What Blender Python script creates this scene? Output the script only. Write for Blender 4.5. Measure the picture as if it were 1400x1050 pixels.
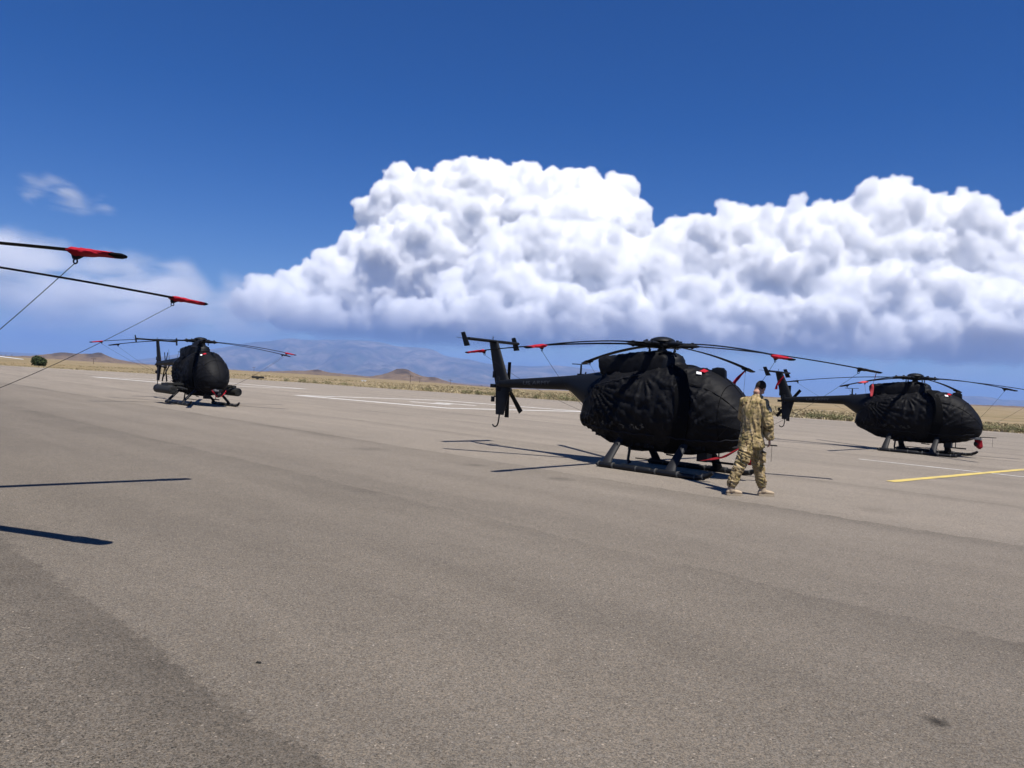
import bpy, bmesh, math, random
import numpy as np
from mathutils import Vector, Matrix, noise
from math import sin, cos, pi, radians, sqrt, exp, atan2

# ------------------------------------------------------------------ scene, camera, sky, sun, exposure
for o in list(bpy.data.objects):
    bpy.data.objects.remove(o)
sc = bpy.context.scene
COL = sc.collection
CAM_H = 1.60
HOR_A, HOR_B, FPX = 483.2, 0.0573, 1052.0       # horizon line of the 1400 px photograph, focal length in its pixels
TILT = math.atan(HOR_B)
PITCH = math.atan((HOR_A + HOR_B * 700 - 525.0) / FPX)

cam_d = bpy.data.cameras.new('camera')
cam = bpy.data.objects.new('camera', cam_d)
COL.objects.link(cam)
cam_d.sensor_width = 36.0
cam_d.lens = 36.0 * FPX / 1400.0
cam_d.clip_start = 0.05
cam_d.clip_end = 400000.0
r_ = Vector((cos(TILT), 0, sin(TILT)))
u_ = Vector((-sin(TILT), 0, cos(TILT)))
f_ = Vector((0, 1, 0))
f2 = (f_ + u_ * math.tan(PITCH)).normalized()
u2 = r_.cross(f2).normalized()
M = Matrix(((r_.x, u2.x, -f2.x), (r_.y, u2.y, -f2.y), (r_.z, u2.z, -f2.z)))
cam.matrix_world = Matrix.Translation((0, 0, CAM_H)) @ M.to_4x4()
sc.camera = cam

SUN_DIR = Vector((0.206, -0.419, 1.0)).normalized()      # towards the sun
SUN_EL = math.asin(SUN_DIR.z)
SUN_AZ = math.atan2(SUN_DIR.x, SUN_DIR.y)                # clockwise from +Y
world = bpy.data.worlds.new('World')
sc.world = world
world.use_nodes = True
wn = world.node_tree.nodes
wl = world.node_tree.links
wn.clear()
w_out = wn.new('ShaderNodeOutputWorld')
w_bg = wn.new('ShaderNodeBackground')
w_sky = wn.new('ShaderNodeTexSky')
w_sky.sky_type = 'NISHITA'
w_sky.sun_disc = False
w_sky.sun_elevation = SUN_EL
w_sky.sun_rotation = SUN_AZ
w_sky.altitude = 1700.0
w_sky.air_density = 1.0
w_sky.dust_density = 0.0
w_sky.ozone_density = 4.0
w_bg.inputs['Strength'].default_value = 0.064
w_hs = wn.new('ShaderNodeHueSaturation'); w_hs.inputs['Saturation'].default_value = 1.42; w_hs.inputs['Hue'].default_value = .516
wl.new(w_sky.outputs[0], w_hs.inputs['Color'])
wl.new(w_hs.outputs[0], w_bg.inputs['Color'])
wl.new(w_bg.outputs[0], w_out.inputs['Surface'])

sun_d = bpy.data.lights.new('sun', 'SUN')
sun_d.energy = 5.0
sun_d.angle = radians(0.53)
sun_d.color = (1.0, 0.955, 0.89)
sun = bpy.data.objects.new('sun', sun_d)
COL.objects.link(sun)
sun.location = (10, -20, 60)
sun.rotation_euler = SUN_DIR.to_track_quat('Z', 'Y').to_euler()

sc.view_settings.view_transform = 'Standard'
sc.view_settings.look = 'None'
sc.view_settings.gamma = 1.0
sc.view_settings.exposure = 0.42
sc.view_settings.use_curve_mapping = False
sc.render.engine = 'CYCLES'
cy = sc.cycles
cy.use_denoising = True
cy.denoiser = 'OPENIMAGEDENOISE'
cy.denoising_input_passes = 'RGB_ALBEDO_NORMAL'
cy.use_adaptive_sampling = False
cy.max_bounces = 42
cy.diffuse_bounces = 5
cy.glossy_bounces = 2
cy.transmission_bounces = 4
cy.transparent_max_bounces = 16
cy.volume_bounces = 40
cy.volume_step_rate = 2.6
cy.volume_max_steps = 160
cy.sample_clamp_indirect = 6.0


def ray(px, py):
    """direction with y = 1 through a pixel of the 1400 x 1050 photograph"""
    cy0 = HOR_A + HOR_B * 700
    d = f_ + r_ * ((px - 700) / FPX) + u_ * ((cy0 - py) / FPX)
    return d / d.y


def at(px, py, D):
    d = ray(px, py) * D
    return Vector((d.x, d.y, d.z + CAM_H))


def gnd(px, py, z=0.0):
    d = ray(px, py)
    s = (z - CAM_H) / d.z
    return Vector((d.x * s, d.y * s, z))


# ------------------------------------------------------------------ helpers
def link(o, parent=None):
    COL.objects.link(o)
    if parent is not None:
        o.parent = parent
    return o


def tag(o, label=None, cat=None, group=None, kind=None):
    if label: o['label'] = label
    if cat: o['category'] = cat
    if group: o['group'] = group
    if kind: o['kind'] = kind
    return o


def empty(name, loc=(0, 0, 0), rz=0.0):
    o = bpy.data.objects.new(name, None)
    o.empty_display_size = 0.2
    o.location = loc
    o.rotation_euler = (0, 0, rz)
    return link(o)


class MB:
    def __init__(s):
        s.v = []; s.f = []

    def add(s, vs, fs):
        b = len(s.v)
        s.v += [tuple(v) for v in vs]
        s.f += [tuple(i + b for i in f) for f in fs]
        return s

    def box(s, c, d, rot=None):
        c = Vector(c)
        vs = []
        for x in (-.5, .5):
            for y in (-.5, .5):
                for z in (-.5, .5):
                    p = Vector((x * d[0], y * d[1], z * d[2]))
                    if rot is not None: p = rot @ p
                    vs.append(c + p)
        fs = [(0, 1, 3, 2), (4, 6, 7, 5), (0, 4, 5, 1), (2, 3, 7, 6), (0, 2, 6, 4), (1, 5, 7, 3)]
        return s.add(vs, fs)

    def loft(s, rings, caps=True):
        n = len(rings[0])
        vs = [p for r in rings for p in r]
        fs = []
        for i in range(len(rings) - 1):
            for j in range(n):
                a = i * n + j; b = i * n + (j + 1) % n
                fs.append((a, b, b + n, a + n))
        if caps:
            fs.append(tuple(range(n - 1, -1, -1)))
            k = (len(rings) - 1) * n
            fs.append(tuple(range(k, k + n)))
        return s.add(vs, fs)

    def tube(s, path, rad, n=8, flat=None):
        """flat: (scale along ref, scale across) with ref direction"""
        path = [Vector(p) for p in path]
        m = len(path)
        rings = []
        up = None
        for i, p in enumerate(path):
            t = (path[min(i + 1, m - 1)] - path[max(i - 1, 0)]).normalized()
            if flat is not None:
                ref = Vector(flat[0])
                a = (ref - t * ref.dot(t)).normalized()
            else:
                if up is None:
                    up = Vector((0, 0, 1)) if abs(t.z) < .9 else Vector((1, 0, 0))
                a = (up - t * up.dot(t)).normalized()
                up = a
            b = t.cross(a)
            r = rad[i] if isinstance(rad, (list, tuple)) else rad
            ra, rb = (r if isinstance(r, (list, tuple)) else (r, r))
            rings.append([p + a * (cos(2 * pi * j / n) * ra) + b * (sin(2 * pi * j / n) * rb) for j in range(n)])
        return s.loft(rings)

    def lathe(s, prof, c=(0, 0, 0), n=24):
        rings = [[(c[0] + r * cos(2 * pi * j / n), c[1] + r * sin(2 * pi * j / n), c[2] + z) for j in range(n)] for r, z in prof]
        return s.loft(rings)

    def ball(s, c, r, n=10, rot=None):
        rx, ry, rz = r if isinstance(r, (tuple, list)) else (r, r, r)
        c = Vector(c)
        rings = []
        for i in range(n + 1):
            a = -pi / 2 + pi * i / n
            a = max(-pi / 2 + .02, min(pi / 2 - .02, a))
            ring = []
            for j in range(2 * n):
                b = pi * j / n
                p = Vector((rx * cos(a) * cos(b), ry * cos(a) * sin(b), rz * sin(a)))
                if rot is not None: p = rot @ p
                ring.append(c + p)
            rings.append(ring)
        return s.loft(rings)

    def mesh(s, name, mat, smooth=True, angle=None):
        me = bpy.data.meshes.new(name)
        me.from_pydata(s.v, [], s.f)
        me.update()
        if mat is not None: me.materials.append(mat)
        if smooth:
            me.polygons.foreach_set('use_smooth', [True] * len(me.polygons))
            if angle is not None:
                me.set_sharp_from_angle(angle=radians(angle))
        return me

    def build(s, name, mat, parent=None, smooth=True, angle=40):
        return link(bpy.data.objects.new(name, s.mesh(name, mat, smooth, angle)), parent)


def put(name, me, parent=None, loc=None, rz=None):
    o = bpy.data.objects.new(name, me)
    if loc is not None: o.location = loc
    if rz is not None: o.rotation_euler = (0, 0, rz)
    return link(o, parent)


def lerp(a, b, t): return a + (b - a) * t


def interp(x, pts):
    """smooth (monotone cubic-ish) interpolation of (x, v...) rows"""
    xs = [p[0] for p in pts]
    if x <= xs[0]: return pts[0][1:]
    if x >= xs[-1]: return pts[-1][1:]
    for i in range(len(xs) - 1):
        if xs[i] <= x <= xs[i + 1]:
            h = xs[i + 1] - xs[i]
            t = (x - xs[i]) / h
            out = []
            for k in range(1, len(pts[0])):
                p0, p1 = pts[i][k], pts[i + 1][k]
                def slope(j):
                    if j == 0 or j == len(xs) - 1:
                        q = max(0, min(j, len(xs) - 2))
                        return (pts[q + 1][k] - pts[q][k]) / (xs[q + 1] - xs[q])
                    a = (pts[j][k] - pts[j - 1][k]) / (xs[j] - xs[j - 1])
                    b = (pts[j + 1][k] - pts[j][k]) / (xs[j + 1] - xs[j])
                    return 0.0 if a * b <= 0 else 2 * a * b / (a + b)
                m0, m1 = slope(i) * h, slope(i + 1) * h
                t2, t3 = t * t, t * t * t
                out.append((2 * t3 - 3 * t2 + 1) * p0 + (t3 - 2 * t2 + t) * m0 + (-2 * t3 + 3 * t2) * p1 + (t3 - t2) * m1)
            return tuple(out)


def sstep(a, b, x):
    t = max(0.0, min(1.0, (x - a) / (b - a)))
    return t * t * (3 - 2 * t)


# ------------------------------------------------------------------ materials
class NT:
    def __init__(s, name):
        s.m = bpy.data.materials.new(name)
        s.m.use_nodes = True
        s.t = s.m.node_tree
        s.t.nodes.clear()
        s.out = s.t.nodes.new('ShaderNodeOutputMaterial')

    def n(s, typ, **kw):
        nd = s.t.nodes.new(typ)
        for k, v in kw.items():
            if k.startswith('i_'):
                key = k[2:].replace('_', ' ')
                s.set(nd.inputs[key], v)
            else:
                setattr(nd, k, v)
        return nd

    def set(s, inp, v):
        if isinstance(v, bpy.types.NodeSocket): s.t.links.new(v, inp)
        elif isinstance(v, bpy.types.Node): s.t.links.new(v.outputs[0], inp)
        else: inp.default_value = v

    def math(s, op, a, b=None, c=None, clamp=False):
        nd = s.t.nodes.new('ShaderNodeMath'); nd.operation = op; nd.use_clamp = clamp
        for i, x in enumerate((a, b, c)):
            if x is not None: s.set(nd.inputs[i], x)
        return nd.outputs[0]

    def vmath(s, op, a, b=None):
        nd = s.t.nodes.new('ShaderNodeVectorMath'); nd.operation = op
        s.set(nd.inputs[0], a)
        if b is not None: s.set(nd.inputs[1], b)
        return nd

    def mix(s, fac, a, b, mode='MIX'):
        nd = s.t.nodes.new('ShaderNodeMix'); nd.data_type = 'RGBA'; nd.blend_type = mode
        s.set(nd.inputs[0], fac); s.set(nd.inputs[6], a); s.set(nd.inputs[7], b)
        return nd.outputs[2]

    def ramp(s, fac, stops, interp_='LINEAR'):
        nd = s.t.nodes.new('ShaderNodeValToRGB')
        cr = nd.color_ramp; cr.interpolation = interp_
        while len(cr.elements) < len(stops): cr.elements.new(.5)
        for e, (p, c) in zip(cr.elements, stops):
            e.position = p
            e.color = c if len(c) == 4 else (*c, 1)
        s.set(nd.inputs[0], fac)
        return nd.outputs[0]

    def noise(s, vec, scale, detail=3.0, rough=.55, dist=0.0, out=0):
        nd = s.n('ShaderNodeTexNoise')
        s.set(nd.inputs['Vector'], vec)
        nd.inputs['Scale'].default_value = scale
        nd.inputs['Detail'].default_value = detail
        nd.inputs['Roughness'].default_value = rough
        nd.inputs['Distortion'].default_value = dist
        return nd.outputs[out]

    def voro(s, vec, scale, out='Color', feat='F1'):
        nd = s.n('ShaderNodeTexVoronoi', feature=feat)
        s.set(nd.inputs['Vector'], vec)
        nd.inputs['Scale'].default_value = scale
        return nd.outputs[out]

    def bump(s, h, strength=.3, dist=.01):
        nd = s.n('ShaderNodeBump')
        s.set(nd.inputs['Height'], h)
        nd.inputs['Strength'].default_value = strength
        nd.inputs['Distance'].default_value = dist
        return nd.outputs[0]

    def bsdf(s, col, rough=.6, spec=.3, metal=0.0, normal=None, **kw):
        b = s.n('ShaderNodeBsdfPrincipled')
        s.set(b.inputs['Base Color'], col if not isinstance(col, tuple) or len(col) == 4 else (*col, 1))
        s.set(b.inputs['Roughness'], rough)
        s.set(b.inputs['Specular IOR Level'], spec)
        s.set(b.inputs['Metallic'], metal)
        if normal is not None: s.set(b.inputs['Normal'], normal)
        for k, v in kw.items(): s.set(b.inputs[k], v)
        s.t.links.new(b.outputs[0], s.out.inputs['Surface'])
        return b


def C(r, g=None, b=None):
    return (r, r if g is None else g, r if b is None else b, 1.0)


def simple(name, col, rough=.6, spec=.3, var=.25, scale=8.0, metal=0.0, bump=0.0, **kw):
    t = NT(name)
    pos = t.n('ShaderNodeTexCoord').outputs['Object']
    nz = t.noise(pos, scale, 4.0)
    c = t.mix(nz, C(*[x * (1 - var) for x in col]), C(*[min(1, x * (1 + var)) for x in col]))
    nrm = t.bump(t.noise(pos, scale * 6, 3.0), bump, .01) if bump else None
    t.bsdf(c, rough, spec, metal, nrm, **kw)
    return t.m


def make_fabric():
    t = NT('black_cover_fabric')
    pos = t.n('ShaderNodeTexCoord').outputs['Object']
    nz = t.noise(pos, 3.0, 5.0)
    c = t.mix(nz, C(.0045, .0045, .0052), C(.0085, .0088, .0105))
    mp = t.n('ShaderNodeMapping'); t.set(mp.inputs[0], pos); mp.inputs['Scale'].default_value = (1.0, 1.0, 1.6)
    w1 = t.noise(mp.outputs[0], 9.0, 4.0, .55, .6)
    w2 = t.noise(pos, 420.0, 1.0)
    h = t.math('ADD', w1, t.math('MULTIPLY', w2, .02))
    t.bsdf(c, .60, .13, 0, t.bump(h, .4, .018))
    return t.m


MAT = {}
MAT['fabric'] = make_fabric()
MAT['strap'] = simple('black_strap_webbing', (.003, .003, .0035), .8, .1, .2, 20, bump=.2)
MAT['paint'] = simple('flat_black_paint', (.0045, .0055, .0075), .55, .22, .35, 2.5)
MAT['metal'] = simple('dark_metal', (.008, .0085, .0095), .5, .3, .5, 14)
MAT['blade'] = simple('rotor_blade_black', (.004, .0042, .005), .75, .06, .3, 3)
MAT['letter'] = simple('faded_grey_lettering', (.05, .055, .066), .6, .3, .2, 10)
MAT['red'] = simple('red_cover_cloth', (.36, .012, .025), .75, .12, .3, 7, bump=.3)
MAT['maroon'] = simple('dark_red_cover_cloth', (.20, .010, .016), .8, .1, .35, 9, bump=.4)
MAT['redpale'] = simple('faded_red_streamer', (.50, .07, .08), .8, .1, .35, 12)
MAT['white'] = simple('white_tag', (.82, .82, .82), .7, .2, .05, 10)
MAT['rope'] = simple('dark_rope', (.02, .021, .025), .8, .1, .3, 30)
MAT['cord'] = simple('grey_cord', (.016, .016, .017), .8, .1, .3, 30)
MAT['strut'] = simple('grey_strut_fairing', (.012, .0125, .0145), .6, .3, .4, 7, bump=.2)
MAT['tape'] = simple('skid_clamp', (.065, .065, .062), .6, .3, .3, 20)
MAT['podgrey'] = simple('weapon_pod_olive_grey', (.022, .022, .02), .6, .3, .3, 8)
MAT['sensor'] = simple('sensor_grey', (.16, .16, .165), .5, .4, .3, 8)


def make_asphalt():
    t = NT('weathered_asphalt')
    pos = t.n('ShaderNodeNewGeometry').outputs['Position']
    sep = t.n('ShaderNodeSeparateXYZ'); t.set(sep.inputs[0], pos)
    x, y = sep.outputs[0], sep.outputs[1]
    # paving lanes run along (0.72,-0.69): u across them, v along them
    wob = t.math('ADD', t.math('MULTIPLY', t.math('SUBTRACT', t.noise(pos, .35, 2.0), .5), .35), t.math('MULTIPLY', t.math('SUBTRACT', t.noise(pos, 5.0, 6.0, .8), .5), .5))
    u = t.math('ADD', t.math('ADD', t.math('MULTIPLY', x, .70), t.math('MULTIPLY', y, .714)), wob)
    v = t.math('SUBTRACT', t.math('MULTIPLY', x, .714), t.math('MULTIPLY', y, .70))
    lane = t.math('DIVIDE', t.math('SUBTRACT', u, 1.72), 4.58)
    fr = t.math('FRACT', lane)
    idx = t.math('FLOOR', lane)
    wn_ = t.n('ShaderNodeTexWhiteNoise', noise_dimensions='1D'); t.set(wn_.inputs['W'], idx)
    lane_t = t.math('MULTIPLY', t.math('SUBTRACT', wn_.outputs[0], .5), .10)
    # the edge of each pass is darker and more open just this side of the joint
    edge = t.math('POWER', fr, 7.0)
    brk = t.ramp(t.noise(pos, .9, 3.0), [(.3, C(.35)), (.7, C(1))])
    edge = t.math('MULTIPLY', t.math('MULTIPLY', edge, .30), brk)
    # streaks along the lanes
    cv = t.n('ShaderNodeCombineXYZ')
    t.set(cv.inputs[0], t.math('MULTIPLY', u, 1.0)); t.set(cv.inputs[1], t.math('MULTIPLY', v, .12))
    st = t.math('MULTIPLY', t.math('SUBTRACT', t.noise(cv.outputs[0], 1.1, 4.0, .6), .5), .46)
    big = t.math('MULTIPLY', t.math('SUBTRACT', t.noise(pos, .22, 4.0, .6), .5), .34)
    mid = t.math('MULTIPLY', t.math('SUBTRACT', t.noise(pos, 3.0, 4.0, .6), .5), .16)
    tone = t.math('ADD', t.math('ADD', t.math('ADD', st, big), t.math('ADD', mid, lane_t)), 1.0)
    tone = t.math('SUBTRACT', tone, edge)
    view_shade = t.ramp(t.math('DIVIDE', u, 30.0), [(.0, C(.60)), (.14, C(.64)), (.30, C(.86)), (.45, C(.98)), (.8, C(1.10))])  # near lanes darker, far ones lighter: grazing-view shading painted into the colour
    tone = t.math('MULTIPLY', tone, view_shade)
    # the open-textured pass in the near corner
    jg = t.math('MULTIPLY', t.math('SUBTRACT', t.noise(pos, 3.0, 6.0, .8), .5), .34)
    near = t.math('MULTIPLY', t.math('SUBTRACT', .03, t.math('ADD', lane, jg)), 7.0, clamp=True)
    # aggregate
    pn = t.vmath('ADD', pos, None)
    jit = t.n('ShaderNodeTexNoise'); t.set(jit.inputs['Vector'], pos); jit.inputs['Scale'].default_value = 60.0
    g1 = t.n('ShaderNodeSeparateColor'); t.set(g1.inputs[0], t.voro(pos, 120.0))
    g2 = t.n('ShaderNodeSeparateColor'); t.set(g2.inputs[0], t.voro(pos, 290.0))
    g3 = t.n('ShaderNodeSeparateColor'); t.set(g3.inputs[0], t.voro(pos, 52.0))
    d3 = t.voro(pos, 52.0, 'Distance')
    a1 = t.math('MULTIPLY', t.math('SUBTRACT', g1.outputs[0], .5), .72)
    a2 = t.math('MULTIPLY', t.math('SUBTRACT', g2.outputs[0], .5), .80)
    chips = t.math('MULTIPLY', t.math('GREATER_THAN', g3.outputs[0], .94), t.math('LESS_THAN', d3, .30))
    chips = t.math('MULTIPLY', chips, t.math('ADD', .35, t.math('MULTIPLY', g3.outputs[1], 1.1)))
    pits = t.math('MULTIPLY', t.math('GREATER_THAN', g3.outputs[2], .95), t.math('LESS_THAN', d3, .34))
    agg = t.math('ADD', t.math('ADD', a1, a2), t.math('SUBTRACT', chips, t.math('MULTIPLY', pits, .3)))
    agg = t.math('MULTIPLY', agg, t.math('ADD', 1.0, t.math('MULTIPLY', near, .30)))
    tot = t.math('MULTIPLY', tone, t.math('ADD', 1.0, agg))
    tot = t.math('MULTIPLY', tot, t.math('SUBTRACT', 1.0, t.math('MULTIPLY', near, .10)))
    # oil spots
    def spot(cx, cy_, r, amt):
        d = t.vmath('DISTANCE', pos, (cx, cy_, 0.0)).outputs['Value']
        d = t.math('ADD', d, t.math('MULTIPLY', t.math('SUBTRACT', t.noise(pos, 14.0, 3.0), .5), r * 1.3))
        return t.math('MULTIPLY', t.math('SUBTRACT', 1.0, t.math('DIVIDE', d, r, clamp=True)), amt)
    sp = spot(2.26, 3.91, .075, .95)
    for (cx, cy_, r, amt) in ((0.9, 13.2, .35, .35), (-.6, 14.6, .3, .3), (5.6, 11.6, .5, .2), (-3.0, 16.5, .5, .25), (9.8, 17.4, .4, .25), (3.4, 15.4, .9, .25)):
        sp = t.math('ADD', sp, spot(cx, cy_, r, amt))
    tot = t.math('MULTIPLY', tot, t.math('SUBTRACT', 1.0, t.math('MINIMUM', sp, .75)))
    hue = t.mix(t.noise(pos, .5, 4.0), C(.216, .187, .150), C(.208, .183, .151))
    warm = t.ramp(g1.outputs[1], [(0, C(.92, .95, 1.0)), (1, C(1.06, 1.0, .93))])
    col = t.mix(1.0, hue, warm, 'MULTIPLY')
    sc_ = t.vmath('SCALE', col); t.set(sc_.inputs['Scale'], tot)
    h = t.math('ADD', t.math('MULTIPLY', g1.outputs[0], .6), t.math('MULTIPLY', g2.outputs[0], .4))
    t.bsdf(sc_.outputs[0], .93, .2, 0, t.bump(h, .35, .004), **{'Diffuse Roughness': .6})
    return t.m


def make_desert():
    t = NT('dry_desert_grassland')
    pos = t.n('ShaderNodeNewGeometry').outputs['Position']
    mp = t.n('ShaderNodeMapping'); t.set(mp.inputs[0], pos)
    mp.inputs['Rotation'].default_value = (0, 0, radians(38))
    mp.inputs['Scale'].default_value = (.25, 1.0, 1.0)
    big = t.noise(mp.outputs[0], .06, 6.0, .65)
    mid = t.noise(pos, .5, 5.0, .65)
    fine = t.noise(pos, 4.0, 4.0, .7)
    c = t.ramp(big, [(.30, C(.25, .19, .115)), (.42, C(.36, .275, .155)), (.50, C(.22, .185, .10)), (.58, C(.46, .37, .25)), (.63, C(.29, .22, .13)), (.72, C(.34, .265, .16))])
    c = t.mix(t.ramp(mid, [(.5, C(0)), (.72, C(.8))]), c, C(.155, .15, .07))
    c = t.mix(t.ramp(fine, [(.45, C(0)), (.75, C(.55))]), c, C(.13, .11, .06))
    att = t.n('ShaderNodeAttribute', attribute_name='rock')
    rk = t.mix(t.noise(pos, .02, 5.0), C(.20, .148, .105), C(.30, .22, .14))
    rk = t.mix(t.ramp(t.noise(pos, .05, 5.0, .65), [(.42, C(0)), (.6, C(.85))]), rk, C(.065, .052, .045))
    c = t.mix(att.outputs['Fac'], c, rk)
    cap = t.n('ShaderNodeAttribute', attribute_name='cap')
    c = t.mix(cap.outputs['Fac'], c, C(.055, .045, .042))
    c = t.mix(1.0, c, C(.82, .78, .75), 'MULTIPLY')
    t.bsdf(c, .95, .1)
    return t.m


def make_mountain():
    t = NT('mountain_rock')
    pos = t.n('ShaderNodeNewGeometry').outputs['Position']
    n1 = t.noise(pos, .0008, 6.0, .65)
    n2 = t.noise(pos, .003, 5.0, .65)
    c = t.mix(t.ramp(n1, [(.35, C(0)), (.65, C(1))]), C(.045, .04, .035), C(.26, .215, .17))
    c = t.mix(t.ramp(n2, [(.45, C(0)), (.62, C(.8))]), c, C(.06, .07, .045))
    t.bsdf(c, .95, .1)
    return t.m


def make_paint(name, col):
    t = NT(name)
    pos = t.n('ShaderNodeNewGeometry').outputs['Position']
    n1 = t.noise(pos, 2.5, 5.0, .7)
    n2 = t.noise(pos, 40.0, 3.0, .7)
    w = t.math('ADD', t.math('MULTIPLY', n1, .6), t.math('MULTIPLY', n2, .4))
    c = t.mix(t.ramp(w, [(.46, C(0)), (.68, C(.8))]), C(*col), C(.24, .215, .18))
    t.bsdf(c, .85, .2)
    return t.m


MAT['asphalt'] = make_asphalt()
MAT['desert'] = make_desert()
MAT['mountain'] = make_mountain()
MAT['mark_white'] = make_paint('white_marking_paint', (.74, .73, .70))
MAT['mark_yellow'] = make_paint('yellow_marking_paint', (.60, .46, .13))

# ------------------------------------------------------------------ apron
EDGE = [(95, 12), (60, 38), (44, 50), (37.3, 55.5), (28.4, 62.0), (22.8, 65.0), (15, 72), (7.1, 79), (-2, 85), (-9, 89.0), (-16.3, 93.0),
        (-29, 102), (-44, 103), (-60, 101), (-80, 100), (-120, 98)]
rnd = random.Random(5)
K_ = 1.032
EDGE = [(a * K_, b * K_) for a, b in EDGE]
edge_pts = []
for (a, b) in zip(EDGE[:-1], EDGE[1:]):
    L = math.dist(a, b)
    n = max(2, int(L / 1.2))
    for i in range(n):
        q = (lerp(a[0], b[0], i / n), lerp(a[1], b[1], i / n))
        edge_pts.append((q[0] + rnd.uniform(-.12, .12), q[1] + rnd.uniform(-.12, .12)))
edge_pts.append(EDGE[-1])
m = MB()
poly = edge_pts + [(-120, -60), (95, -60)]
m.add([(p[0], p[1], 0) for p in poly], [tuple(range(len(poly)))])
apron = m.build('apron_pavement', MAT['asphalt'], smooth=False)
bm = bmesh.new(); bm.from_mesh(apron.data); bmesh.ops.triangulate(bm, faces=bm.faces[:])
bmesh.ops.recalc_face_normals(bm, faces=bm.faces[:])
for f in bm.faces:
    if f.normal.z < 0: f.normal_flip()
bm.to_mesh(apron.data); bm.free()
tag(apron, kind='structure')


def edge_y(x):
    for (a, b) in zip(EDGE[:-1], EDGE[1:]):
        if b[0] <= x <= a[0]:
            return lerp(a[1], b[1], (x - a[0]) / (b[0] - a[0]))
    return 12 if x > 95 else 101


def strip(name, pts, w, z, mat, closed=False):
    """painted line with a ragged edge"""
    m = MB()
    rr = random.Random(hash(name) % 1000)
    segs = list(zip(pts, pts[1:] + pts[:1])) if closed else list(zip(pts[:-1], pts[1:]))
    for k, (a, b) in enumerate(segs):
        a = Vector((a[0], a[1], 0)); b = Vector((b[0], b[1], 0))
        d = (b - a).normalized(); nrm = Vector((-d.y, d.x, 0))
        if closed:
            a = a - d * w / 2; b = b + d * (-w / 2)
        n = max(2, int((b - a).length / .25))
        L_, R_ = [], []
        for i in range(n + 1):
            p = a.lerp(b, i / n)
            L_.append((p + nrm * (w / 2 + rr.uniform(-.012, .012))))
            R_.append((p - nrm * (w / 2 + rr.uniform(-.012, .012))))
        vs = [(q.x, q.y, z) for q in L_ + R_]
        fs = [(i, i + n + 1, i + n + 2, i + 1) for i in range(n)]
        m.add(vs, [tuple(reversed(f)) if nrm.cross(-d).z < 0 else f for f in fs])
    o = m.build(name, mat, smooth=False)
    tag(o, kind='structure')
    return o


padA, padB, padC = Vector((-13.25, 48.0)) * K_, Vector((-3.35, 41.1)) * K_, Vector((4.75, 48.3)) * K_
padD = padA + padC - padB
def pad(off, nm):
    q = [(p.x + off[0], p.y + off[1]) for p in (padA, padB, padC, padD)]
    strip('landing_pad_marking' + nm, q, .52, .004, MAT['mark_white'], True)
    c = Vector(((q[0][0] + q[2][0]) / 2, (q[0][1] + q[2][1]) / 2))
    a = (padB - padA).normalized(); b = (padC - padB).normalized()
    for nm2, (p, s) in {'h': ((c - b * 1.0, a), 0), 'i': ((c + b * 1.0, a), 0), 'j': ((c, b), 1)}.items():
        pp, dd = p
        L = 1.7 if s == 0 else .8
        e1, e2 = pp - dd * L, pp + dd * L
        strip('pad_letter_marking', [(e1.x, e1.y), (e2.x, e2.y)], .45, .004, MAT['mark_white'])
pad((0, 0), '')
pad((-23.3, 18.6), '')
pad((-45.5, 8.0), '')
strip('yellow_lead_in_marking', [(7.95, 15.95), (11.1, 18.65), (14.35, 21.4), (22.7, 28.45)], .21, .008, MAT['mark_yellow'])
strip('thin_white_marking', [(9.95, 21.85), (12.75, 19.05), (17.0, 14.8)], .10, .004, MAT['mark_white'])

# ------------------------------------------------------------------ desert terrain with the low buttes
SKY1 = [(-700, -2), (-300, -1), (-60, -2.5), (0, -3.2), (40, -1.2), (62, 2.0), (85, 6.0), (105, 5.6), (122, 6.2), (137, 8.6), (145, 5.6), (155, 2.3), (165, .2),
        (200, -3.2), (260, -5.0), (320, -5.6), (370, -3.6), (400, -.8), (420, .6), (434, 2.8), (445, .6), (460, -1.0), (500, -2.8), (520, .2), (532, 4.4),
        (542, 9.3), (549, 10.4), (556, 10.0), (563, 6.8), (572, 3.4), (585, 1.4), (595, 1.3), (602, -.8), (620, -4.9), (660, -7.4), (700, -8.4), (800, -8.0),
        (900, -5), (1050, .6), (1150, 2.2), (1330, 4.6), (1350, 5.4), (1400, 7.0), (1600, 8), (2200, 8)]
CAPS = [(85, 18), (130, 16), (434, 6), (550, 13), (592, 7)]
DS = 2600.0
def terrain_z(px, D):
    e = interp(px, SKY1)[0]
    zs = CAM_H + e / FPX * DS
    base = interp(px, [(-700, -2.5), (0, -3.4), (200, -4.4), (500, -4.5), (700, -8.4), (900, -5), (1050, 0), (1400, 6.5), (2200, 8)])[0]
    zb = CAM_H + base / FPX * DS
    if D < 125: return -.06
    q = min(1.0, (D - 125) / (DS * .72 - 125))
    z = zb * .72 * q ** 1.12
    if D > DS * .45:                       # the buttes stand up from the plain
        h = sstep(DS * .62, DS, D)
        z = lerp(z if D < DS * .72 else zb * D / DS * 1.0, zs, h)
    if D > DS:
        z = lerp(zs, -60, sstep(DS, DS * 2.2, D))
    return z


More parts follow.
